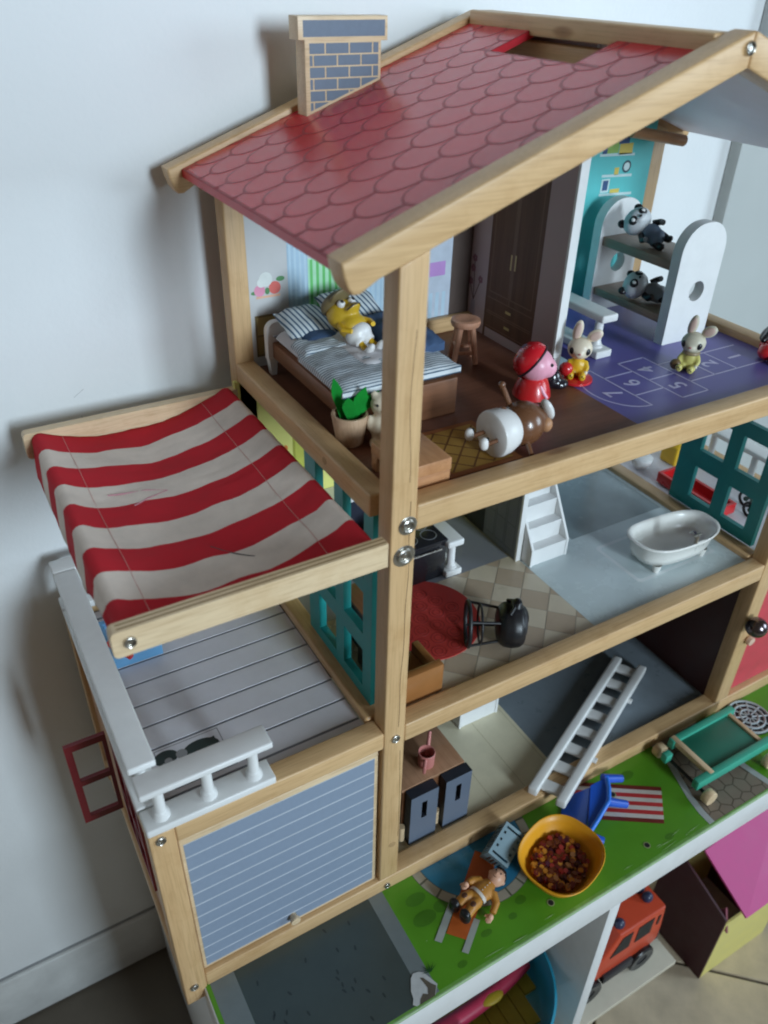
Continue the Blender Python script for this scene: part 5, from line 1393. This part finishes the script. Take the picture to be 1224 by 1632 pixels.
# ---- ground floor
kb = thing('toy_sideboard', 'wooden toy sideboard with two slate blue slotted door fronts', 'sideboard', (8, 5, GF))
m_sl = plain('slate_blue_paint', rgb(98, 108, 124), 0.45, var=0.05); m_sld = plain('dark_edge_paint', rgb(38, 42, 52), 0.5)
part('cabinet', MB().box(4.3, 11.2, 3.4, 8.6, GF + 0.01, GF + 7.0, 0.06), WD['x'], kb)
part('cabinet_top', MB().box(4.2, 11.4, 3.4, 8.8, GF + 7.0, GF + 7.35, 0.05), wood('sideboard_top', 'y', (0.42, 0.235, 0.14, 1), (0.33, 0.175, 0.10, 1), knots=False), kb)
for (x0, x1) in ((4.55, 7.62), (8.5, 11.5)):
    bm_ = MB().plate('y', [x0, x0 + 1.25, x0 + 1.85, x1], [GF + 0.02, GF + 3.6, GF + 6.0, GF + 7.25], {(1, 1)}, 2.2, 3.3)
    d_ = part('door_front', bm_, [m_sl, m_sld], kb, smooth=0)
    for p in d_.data.polygons:
        if p.normal.z > 0.5 or abs(p.normal.x) > 0.5: p.material_index = 1
    part('slot_back', MB().box(x0 + 1.2, x0 + 1.85, 2.9, 3.32, GF + 3.5, GF + 6.1), BLK, d_)
for x in (7.75, 3.75): part('peg', MB().tube([(x + 0.3, 2.9, GF + 0.6), (x + 0.3, 2.9, GF + 2.6)], 0.32, 12), WB['z'], kb)
wc = thing('watering_can', 'small pink watering can standing on the wooden sideboard', 'watering can', (7.9, 5.0, GF + 7.35), rot=(0, 0, math.radians(50)))
m_wc = plain('pink_can', rgb(196, 124, 118), 0.45, var=0.06)
part('can', MB().lathe([(0, 0.01), (0.75, 0.01), (0.8, 0.1), (0.85, 1.75), (0.8, 1.8), (0.72, 1.75), (0.68, 0.3), (0, 0.25)], (0, 0, 0), 28), m_wc, wc, local=True)
part('spout', MB().tube([(0.7, 0, 0.5), (1.4, 0, 1.4), (2.1, 0, 2.3)], [0.25, 0.2, 0.18], 12), m_wc, wc, local=True)
part('handle', MB().tube([(-0.8, 0, 1.5), (-1.45, 0, 1.3), (-1.45, 0, 0.5), (-0.78, 0, 0.3)], 0.17, 10), m_wc, wc, local=True)

# ---- white ladder lying across the front beam
ld = thing('toy_ladder', 'long white toy ladder lying across the front base beam', 'ladder', (30, 4, 0))
LA, LB = Vector((18.35, 1.0, 0.45)), Vector((40.2, 11.3, 0.15)); WV_ = Vector((2.0, -3.35, 0))
dL = (LB - LA).normalized(); wL = WV_.normalized(); uL = wL.cross(dL) * -1
if uL.z < 0: uL = -uL
mL = Matrix((dL, wL, uL)).transposed().to_4x4(); mL.translation = LA
LL, LW = (LB - LA).length, WV_.length
for v in (-0.1, LW - 0.95):
    part('side_rail', MB().box(0, LL, v, v + 1.05, -0.5, 0.6, 0.2, 3).xf(mL), WHITE, ld)
for k in range(8):
    x = 1.6 + k * (LL - 3.0) / 7
    part('rung', MB().box(x - 0.68, x + 0.68, 0.7, LW - 0.7, -0.25, 0.25, 0.12, 2).xf(mL), WHITE, ld)
for x in (7.4, 18.0): part('peg', MB().tube([(x, LW - 0.1, 0), (x, LW + 0.5, 0)], 0.32, 12).xf(mL), WHITE, ld)

# ---- toys on the garden board
G0 = -1.93
cr_ = thing('toy_crate', 'pale blue slotted toy crate tipped against the base beam', 'crate', (12.75, -1.75, G0), rot=(math.radians(24), math.radians(-12), math.radians(24)))
cr_.scale = (0.88, 0.88, 0.88)
m_cr2 = plain('crate_blue', rgb(132, 156, 166), 0.45, var=0.05)
def slots(n, w, gap, lo, hi):
    g = [0.0]; 
    for k in range(n): g += [gap + k * (w - 2 * gap) / n + 0.10, gap + (k + 1) * (w - 2 * gap) / n - 0.10]
    return g + [w], {(2 * k + 1, 1) for k in range(n)}
us, hl = slots(6, 4.2, 0.35, 0, 0)
for y in (-1.3, 1.18):
    part('side_panel', MB().plate('y', [u - 2.1 for u in us], [0, 0.5, 2.2, 2.7], hl, y, y + 0.14), m_cr2, cr_, smooth=0, local=True)
us2, hl2 = slots(4, 2.36, 0.3, 0, 0)
for x in (-2.1, 1.96):
    part('end_panel', MB().plate('x', [u - 1.18 for u in us2], [0, 0.5, 2.2, 2.7], hl2, x, x + 0.14), m_cr2, cr_, smooth=0, local=True)
part('bottom_panel', MB().box(-1.96, 1.96, -1.16, 1.18, 0.0, 0.14), m_cr2, cr_, local=True)
m_hand = MB()
us3 = [-2.0, -1.55, -1.3, 1.3, 1.55, 2.0]
lid = MB().plate('z', [-2.1, -1.75, -1.5, -0.9, -0.6, -0.1, 0.2, 0.8, 1.1, 1.5, 1.75, 2.1], [-1.3, -1.0, -0.75, 0.75, 1.0, 1.32], {(1, 1), (1, 2), (1, 3), (9, 1), (9, 2), (9, 3), (3, 1), (5, 1), (7, 1), (3, 3), (5, 3), (7, 3)}, 2.71, 2.86)
part('lid_panel', lid, m_cr2, cr_, smooth=0, local=True)

bw_ = thing('yellow_bowl', 'orange yellow rounded square bowl filled with small dark red beads', 'bowl', (16.6, -6.35, G0))
m_bowl = plain('bowl_yellow', rgb(228, 158, 30), 0.42, var=0.04, bump=0.02)
mb = MB(); bm = mb.bm; NB = 56; rings = []
for (s_, z) in [(0.0, 0.0), (0.60, 0.02), (0.70, 0.15), (0.84, 1.1), (0.97, 2.3), (1.0, 2.5), (0.985, 2.6), (0.945, 2.55), (0.885, 1.9), (0.76, 0.85), (0.66, 0.35), (0.0, 0.25)]:
    rg = []
    for k in range(NB):
        t = 2 * PI * k / NB; ct, st = math.cos(t), math.sin(t)
        x = 4.35 * s_ * math.copysign(abs(ct) ** 0.8, ct); y = 3.75 * s_ * math.copysign(abs(st) ** 0.8, st)
        a_ = math.radians(17)
        rg.append(bm.verts.new((16.6 + x * math.cos(a_) - y * math.sin(a_), -6.35 + x * math.sin(a_) + y * math.cos(a_), G0 + z)))
    rings.append(rg)
for a_, b_ in zip(rings, rings[1:]):
    for k in range(NB): bm.faces.new((a_[k], a_[(k + 1) % NB], b_[(k + 1) % NB], b_[k]))
bmesh.ops.remove_doubles(bm, verts=bm.verts, dist=0.002)
bmesh.ops.recalc_face_normals(bm, faces=bm.faces)
part('bowl_shell', mb, m_bowl, bw_, smooth=60)
bead_m = [pr('bead_%s' % n, *c, 0.35) for n, c in (('maroon', (112, 34, 32)), ('plum', (84, 34, 48)), ('brown', (112, 56, 30)), ('red', (158, 50, 42)), ('ochre', (196, 128, 44)), ('tan', (160, 110, 70)), ('dark', (66, 28, 24)))]
mb = MB(); rb_ = random.Random(11)
for i in range(300):
    r = math.sqrt(rb_.random()); t = rb_.random() * 2 * PI; a_ = math.radians(17)
    u_ = 2.85 * r * math.copysign(abs(math.cos(t)) ** 0.85, math.cos(t)); v_ = 2.45 * r * math.copysign(abs(math.sin(t)) ** 0.85, math.sin(t))
    x = 16.6 + u_ * math.cos(a_) - v_ * math.sin(a_); y = -6.35 + u_ * math.sin(a_) + v_ * math.cos(a_)
    z = G0 + 0.72 + rb_.random() * 0.45 + 0.12 * r
    mb.tube([(x, y, z - 0.17), (x + rb_.uniform(-.1, .1), y + rb_.uniform(-.1, .1), z + 0.17)], 0.27, 8, mi=rb_.choice([0, 0, 1, 2, 2, 2, 3, 4, 4, 5, 6]))
solo('toy_beads', mb, bead_m, 'heap of small maroon and ochre beads lying in the yellow bowl', 'beads', kind='stuff', loc=(16.6, -6.35, G0))

# blue toy chair tipped on its back
bc = thing('toy_chair', 'bright blue plastic toy chair tipped over behind the yellow bowl', 'chair', (24, -3.2, G0))
m_bc = plain('blue_plastic', rgb(34, 92, 206), 0.36, var=0.05, coat=0.2)
def quadslab(p, n, t, mat, name, bev=0.08):
    p = [Vector(v) for v in p]; n = Vector(n).normalized() * t
    mb = MB(); bm = mb.bm
    va = [bm.verts.new(v) for v in p]; vb = [bm.verts.new(v + n) for v in p]
    fs = [bm.faces.new(va), bm.faces.new(vb[::-1])] + [bm.faces.new((va[i], vb[i], vb[(i + 1) % 4], va[(i + 1) % 4])) for i in range(4)]
    bmesh.ops.recalc_face_normals(bm, faces=fs)
    bmesh.ops.bevel(bm, geom=list(bm.edges), offset=bev, segments=2, affect='EDGES')
    return part(name, mb, mat, bc)
# the seat board faces up, the back board lies on the grass towards the house
quadslab([(20.9, -5.5, G0 + 1.1), (25.3, -3.75, G0 + 1.75), (27.2, -1.35, G0 + 1.7), (24.9, -1.35, G0 + 1.75), (21.4, -3.0, G0 + 1.0)][:4], (0.2, -0.3, -0.9), 0.45, m_bc, 'seat')
quadslab([(20.9, -5.4, G0 + 1.0), (24.9, -1.45, G0 + 1.6), (22.3, -0.4, G0 + 0.25), (19.6, -2.9, G0 + 0.15)], (0.2, -0.2, -0.9), 0.4, m_bc, 'backrest')
for a_, b_ in (((26.8, -1.3, G0 + 1.6), (29.0, -2.0, G0 + 1.0)), ((25.3, -3.7, G0 + 1.5), (27.3, -4.55, G0 + 0.75)), ((21.1, -5.4, G0 + 0.9), (22.3, -6.5, G0 + 0.5))):
    part('leg', MB().tube([a_, b_], [0.5, 0.42], 12), m_bc, bc)
part('edge_rib', MB().tube([(20.9, -5.55, G0 + 1.15), (23.1, -4.7, G0 + 1.45), (25.3, -3.8, G0 + 1.75), (26.4, -2.6, G0 + 1.75), (27.2, -1.4, G0 + 1.75)], 0.26, 10), plain('blue_plastic_light', rgb(48, 124, 232), 0.36, coat=0.2), bc)

# green wooden wagon
wg = thing('toy_wagon', 'green wooden toy wagon with pale wheels parked on the printed cobbles', 'wagon', (40.5, -4.2, G0))
m_wg = plain('wagon_green', rgb(42, 118, 98), 0.42, var=0.05); m_wgl = plain('wagon_light_green', rgb(66, 170, 144), 0.4, var=0.05)
Z1 = G0 + 1.55
part('deck', MB().box(37.2, 45.0, -6.46, -2.1, Z1 + 0.25, Z1 + 0.7, 0.06), m_wg, wg)
for y0_ in (-7.25, -2.1):
    part('side_rail', MB().box(34.6 if y0_ < -5 else 36.4, 46.4, y0_, y0_ + 0.8, Z1 - 0.25, Z1 + 1.05, 0.12), m_wgl, wg)
part('end_bar', MB().box(36.6, 37.25, -7.0, -1.3, Z1 + 0.35, Z1 + 1.1, 0.08), WB['y'], wg)
part('end_bar', MB().box(45.1, 45.6, -6.9, -1.4, Z1 + 0.2, Z1 + 0.9, 0.08), WB['y'], wg)
part('handle_block', MB().box(34.3, 35.3, -3.1, -2.3, Z1 - 0.3, Z1 + 0.9, 0.15), m_wgl, wg)
part('axle', MB().tube([(35.6, -8.1, G0 + 0.85), (35.6, -1.0, G0 + 0.85)], 0.2, 12), DARK, wg)
for y_ in (-8.5, -1.5):
    part('wheel', MB().lathe([(0, -0.45), (0.78, -0.45), (0.85, -0.36), (0.85, 0.36), (0.78, 0.45), (0, 0.45)], (35.6, y_ + 0.3, G0 + 0.86), 28, RX(90)), WB['y'], wg)
    part('wheel', MB().lathe([(0, -0.45), (0.78, -0.45), (0.85, -0.36), (0.85, 0.36), (0.78, 0.45), (0, 0.45)], (45.2, y_ + 0.3, G0 + 0.86), 28, RX(90)), WB['y'], wg)
# dark disc with a pale spoke grating
wd = thing('grating_disc', 'round dark disc with a pale web-like grating by the red door', 'toy disc', (49.0, -2.6, G0))
part('disc', MB().lathe([(0, 0.02), (2.45, 0.02), (2.55, 0.15), (2.5, 0.35), (0, 0.4)], (49.0, -2.6, G0), 40), DARK, wd)
m_web = plain('web_grey', rgb(176, 186, 190), 0.4)
for q in (2.4, 1.75, 1.05):
    part('web_ring', MB().tube([(49.0 + q * math.cos(2 * PI * k / 44), -2.6 + q * math.sin(2 * PI * k / 44), G0 + 0.42) for k in range(45)], 0.14, 8, cap=False), m_web, wd)
for k in range(10):
    a_ = 2 * PI * k / 10 + 0.2
    part('web_spoke', MB().tube([(49.0 + 0.3 * math.cos(a_), -2.6 + 0.3 * math.sin(a_), G0 + 0.44), (49.0 + 2.4 * math.cos(a_), -2.6 + 2.4 * math.sin(a_), G0 + 0.42)], 0.10, 6), m_web, wd)

# ---- small toy person lying on the printed lounger
tp = thing('person', 'toy person in tan work suit with white belt lying on the orange printed lounger', 'toy person', (7.3, -5.2, G0 + 0.85), rot=(0, 0, math.radians(12)))
# local: x = head direction, z up
m_tan = plain('suit_tan', rgb(190, 130, 52), 0.5, var=0.10); m_patch = pr('suit_patch', 86, 50, 30); m_bt = plain('belt_white', rgb(214, 206, 196), 0.45)
b = MB()
b.ell((1.1, 0, 0), (1.35, 1.0, 0.68)); b.ell((0.1, 0, -0.05), (0.8, 0.85, 0.6)); b.ell((2.0, 0, 0.0), (0.55, 0.7, 0.5))
for s in (-1, 1):
    b.tube([(0.0, 0.42 * s, 0), (-0.9, 0.55 * s, 0.35), (-1.75, 0.62 * s, -0.05)], [0.56, 0.53, 0.48], 12)
b.tube([(1.75, -0.75, 0), (1.3, -1.6, -0.2), (0.35, -2.0, -0.35)], [0.42, 0.38, 0.33], 12)
b.tube([(1.75, 0.75, 0.1), (1.1, 1.25, 0.25), (0.5, 1.35, 0.35)], [0.42, 0.38, 0.33], 12)
part('body', fuse(b, 0.09), m_tan, tp, local=True)
hd = MB().ell((3.05, -0.05, 0.15), (0.9, 0.8, 0.85), 20, 14); hd.ell((3.0, -0.05, 0.92), (0.17, 0.14, 0.16)); hd.ell((3.1, 0.8, 0.1), (0.2, 0.12, 0.24)); hd.ell((3.1, -0.88, 0.1), (0.2, 0.12, 0.24)); hd.ell((2.4, 0, 0), (0.5, 0.45, 0.4))
h_ = part('head', fuse(hd, 0.08), SKIN, tp, local=True)
for s in (-1, 1): part('eye', MB().ell((3.25, 0.28 * s - 0.05, 0.9), (0.11, 0.09, 0.08), 10, 8), BLK, h_, local=True)
part('mouth', MB().tube([(2.68, -0.25, 0.86), (2.62, -0.05, 0.88), (2.68, 0.15, 0.86)], 0.035, 6), m_patch, h_, local=True)
part('hair', fuse(MB().ell((3.35, -0.05, -0.12), (0.82, 0.78, 0.72), 18, 12).ell((3.75, -0.05, 0.35), (0.35, 0.6, 0.4)), 0.08), pr('hair_dark', 48, 34, 28), h_, local=True)
part('belt', MB().lathe([(1.0, -0.17), (1.03, -0.1), (1.03, 0.1), (1.0, 0.17)], (0.45, 0, 0), 30, RY(90) , sx=0.66, sy=0.93), m_bt, tp, local=True)
for k in range(4): part('button', MB().ell((0.85 + 0.35 * k, -0.15, 0.68), 0.07, 8, 6), m_bt, tp, local=True)
for s in (-1, 1):
    part('boot', fuse(MB().ell((-2.0, 0.68 * s, 0.12), (0.5, 0.6, 0.8)).ell((-2.05, 0.68 * s, 0.65), (0.42, 0.56, 0.46)), 0.08), DARK, tp, local=True)
    part('knee_patch', MB().ell((-0.85, 0.56 * s, 0.76), (0.32, 0.26, 0.10), 12, 8), m_patch, tp, local=True)
    part('boot_cuff', MB().tube([(-1.5, 0.6 * s, 0.03), (-1.72, 0.62 * s, -0.02)], 0.47, 14), m_bt, tp, local=True)
def hand(root, base_, d, up, sc=1.0):
    """palm, four unequal fingers and a thumb, melted into one small hand"""
    base_, d, up = Vector(base_), Vector(d).normalized(), Vector(up).normalized(); s = d.cross(up).normalized()
    m = MB(); m.ell(base_ + d * 0.28 * sc, (0.3 * sc, 0.3 * sc, 0.3 * sc), 14, 10)
    for k, L in enumerate((0.36, 0.44, 0.41, 0.30)):
        o_ = base_ + d * 0.42 * sc + s * (0.21 - 0.14 * k) * sc
        m.tube([o_, o_ + (d * 0.6 * L + up * 0.06) * sc, o_ + (d * L - up * 0.10) * sc], [0.085 * sc, 0.08 * sc, 0.065 * sc], 8)
    o_ = base_ + d * 0.22 * sc + s * 0.26 * sc
    m.tube([o_, o_ + (s * 0.16 + d * 0.14) * sc, o_ + (s * 0.18 + d * 0.32) * sc], [0.1 * sc, 0.09 * sc, 0.07 * sc], 8)
    return part('hand', fuse(m, 0.045, 3), SKIN, root, local=True)
hand(tp, (0.25, -2.02, -0.38), (-1, -0.2, -0.1), (0, 0, 1), 1.05)
hand(tp, (0.42, 1.35, 0.38), (-0.9, -0.2, 0.2), (0, 0.3, 1), 1.05)

# ---- balcony tray
by = thing('blue_tray', 'light blue toy tray with red stick under the awning on the balcony', 'tray', (-14.8, 20.5, 20))
m_by = plain('tray_blue', rgb(104, 158, 200), 0.42, var=0.05)
mb = MB().plate('z', [-17.0, -16.3, -13.2, -12.4], [18.0, 18.7, 22.6, 23.3], {(1, 1)}, 20.01, 21.4)
bmesh.ops.bevel(mb.bm, geom=[e for e in mb.bm.edges if abs((e.verts[0].co - e.verts[1].co).z) < 0.01 and e.verts[0].co.z > 21], offset=0.12, segments=2, affect='EDGES')
part('tray_rim', mb, m_by, by, smooth=30)
part('tray_bottom', MB().box(-16.4, -13.1, 18.6, 22.7, 20.01, 20.35), m_navy, by)
solo('red_stick', MB().tube([(-16.5, 19.8, 21.6), (-15.7, 18.4, 21.55), (-15.2, 17.5, 21.3)], [0.3, 0.34, 0.28], 12), RED, 'short red toy stick resting on the blue tray', 'stick', loc=(-15.7, 18.4, 21.5))

# ---- things in the shelf bays and in front
jp = thing('toy_jeep', 'orange toy rescue jeep with blue roof lights in the shelf bay', 'toy vehicle', (31.5, -5.0, -36.95))
m_jo = plain('jeep_orange', rgb(200, 70, 40), 0.4, var=0.06); m_jd = plain('jeep_dark', rgb(46, 46, 50), 0.55)
JZ = -36.95
# body outline seen from the side (x, z): bonnet to the left
side = [(24.6, JZ + 3.6), (37.4, JZ + 3.6), (38.0, JZ + 4.6), (37.9, JZ + 7.6), (37.3, JZ + 12.2), (29.6, JZ + 12.4), (27.6, JZ + 8.6), (24.7, JZ + 7.6), (24.2, JZ + 5.0)]
part('body', MB().prism(side, 'y', -7.6, -1.2, 0.35, 3), m_jo, jp)
for q in ([(28.8, JZ + 7.9), (31.9, JZ + 7.9), (31.9, JZ + 11.3), (30.2, JZ + 11.3)], [(32.9, JZ + 7.9), (35.5, JZ + 7.9), (35.5, JZ + 11.3), (32.9, JZ + 11.3)]):
    part('window', MB().prism(q, 'y', -7.68, -7.3), BLK, jp)
part('side_slot', MB().box(36.3, 36.7, -7.68, -7.3, JZ + 9, JZ + 11), BLK, jp)
part('side_step', MB().box(28.4, 33.4, -8.1, -7.2, JZ + 2.6, JZ + 4.2, 0.2), m_jd, jp)
part('bumper', MB().box(37.6, 38.6, -7.4, -1.4, JZ + 3.2, JZ + 5.0, 0.25), m_jd, jp)
for x in (26.3, 35.3):
    for y in (-7.6, -1.3):
        wh = part('wheel', MB().lathe([(0.9, -0.5), (1.9, -0.6), (2.1, -0.4), (2.1, 0.4), (1.9, 0.6), (0.9, 0.5)], (x, y, JZ + 2.12), 32, RX(90), closed=True), DARK, jp)
        part('rim', MB().lathe([(0, -0.4), (0.95, -0.4), (0.95, 0.4), (0, 0.4)], (x, y, JZ + 2.12), 20, RX(90)), m_jd, wh)
m_lt = plain('lamp_blue', rgb(50, 56, 84), 0.3, var=0.1)
for (x, y) in ((35.9, -5.6), (35.9, -4.2), (35.9, -2.8), (30.4, -6.4), (30.4, -5.0)):
    part('roof_light', MB().ell((x, y, JZ + 12.5), (0.75, 0.65, 0.75), 16, 10), m_lt, jp)
th = thing('toy_house', 'toy house with pink roof and dark maroon side wall on the stone floor', 'toy house', (52, -6, FZ))
m_mar = plain('house_maroon', rgb(70, 28, 40), 0.5, var=0.06); m_pk = plain('house_pink', rgb(214, 84, 150), 0.5, var=0.04); m_pky = plain('house_yellow', rgb(226, 214, 130), 0.55, var=0.05)
part('side_wall', MB().prism([(-11.0, FZ + 0.02), (-0.5, FZ + 0.02), (-0.5, FZ + 13), (-3.2, FZ + 18), (-11.0, FZ + 15.0)], 'x', 46.45, 46.75), m_mar, th)
part('front_wall', MB().box(46.8, 60, -11.0, -10.7, FZ + 0.02, FZ + 13.8), m_pky, th)
part('back_wall', MB().box(46.8, 60, -0.8, -0.5, FZ + 0.02, FZ + 13), m_pky, th)
part('side_wall', MB().box(59.7, 60, -10.7, -0.8, FZ + 0.02, FZ + 14), m_mar, th)
rfm = MB(); bm = rfm.bm
e0, e1_, e2_, e3 = Vector((49.2, -11.85, -31.3)), Vector((64.0, -11.85, -30.9)), Vector((64.0, -3.5, -24.4)), Vector((48.4, -4.0, -26.2))
n_ = (e1_ - e0).cross(e3 - e0).normalized() * 0.35
va = [bm.verts.new(v) for v in (e0, e1_, e2_, e3)]; vb = [bm.verts.new(v + n_) for v in (e0, e1_, e2_, e3)]
bm.faces.new(va[::-1]); bm.faces.new(vb)
for i in range(4): bm.faces.new((va[i], va[(i + 1) % 4], vb[(i + 1) % 4], vb[i]))
part('roof', rfm, m_pk, th, smooth=0)
part('gable_flap', MB().prism([(-11.4, -34.0), (-8.6, -33.2), (-10.0, -30.0)], 'x', 47.2, 47.5), pr('flap_rose', 150, 84, 100), th, smooth=0)

ps = thing('play_tub', 'round turquoise toy tub with pink bar and yellow planks in the left bay', 'toy tub', (9.5, -4, -36.95))
m_tq = plain('tub_turquoise', rgb(40, 148, 178), 0.4, var=0.05); m_yp = plain('plank_yellow', rgb(186, 156, 36), 0.5, var=0.10); m_pb = plain('bar_pink', rgb(196, 56, 88), 0.4)
TC = (10.0, -3.2, -37.0); TR = 9.45
Zr = -26.6
part('tub_wall', MB().lathe([(TR * 0.9, 0.0), (TR * 1.0, 10.1), (TR * 1.02, 10.4), (TR * 0.99, 10.5), (TR * 0.965, 10.1), (TR * 0.87, 0.4)], (10.7, -3.2, -34.5), 64), m_tq, ps)
for k in range(9):
    x0_ = 10.7 - 8.0 + k * 1.8; hw = math.sqrt(max(0.1, (TR * 0.90) ** 2 - max(abs(x0_ - 10.7), abs(x0_ + 1.7 - 10.7)) ** 2))
    part('plank', MB().box(x0_, x0_ + 1.7, -3.2 - hw, -3.2 + hw, -29.6 - 0.05 * (k % 2), -29.0, 0.06, 1), m_yp, ps)
bar = [(3.0 + 1.2 * k, -4.7 + 0.012 * (3.0 + 1.2 * k - 8) ** 2, -27.2) for k in range(14)]
part('pink_bar', MB().tube(bar, 0.95, 14), m_pb, ps)
part('bar_window', MB().ell((12.6, -5.0, -26.55), (1.5, 0.7, 0.35), 18, 10), m_yp, ps)
part('blue_block', MB().box(3.6, 8.2, -9.8, -7.6, -27.0, -24.6, 0.2), m_tq, ps)
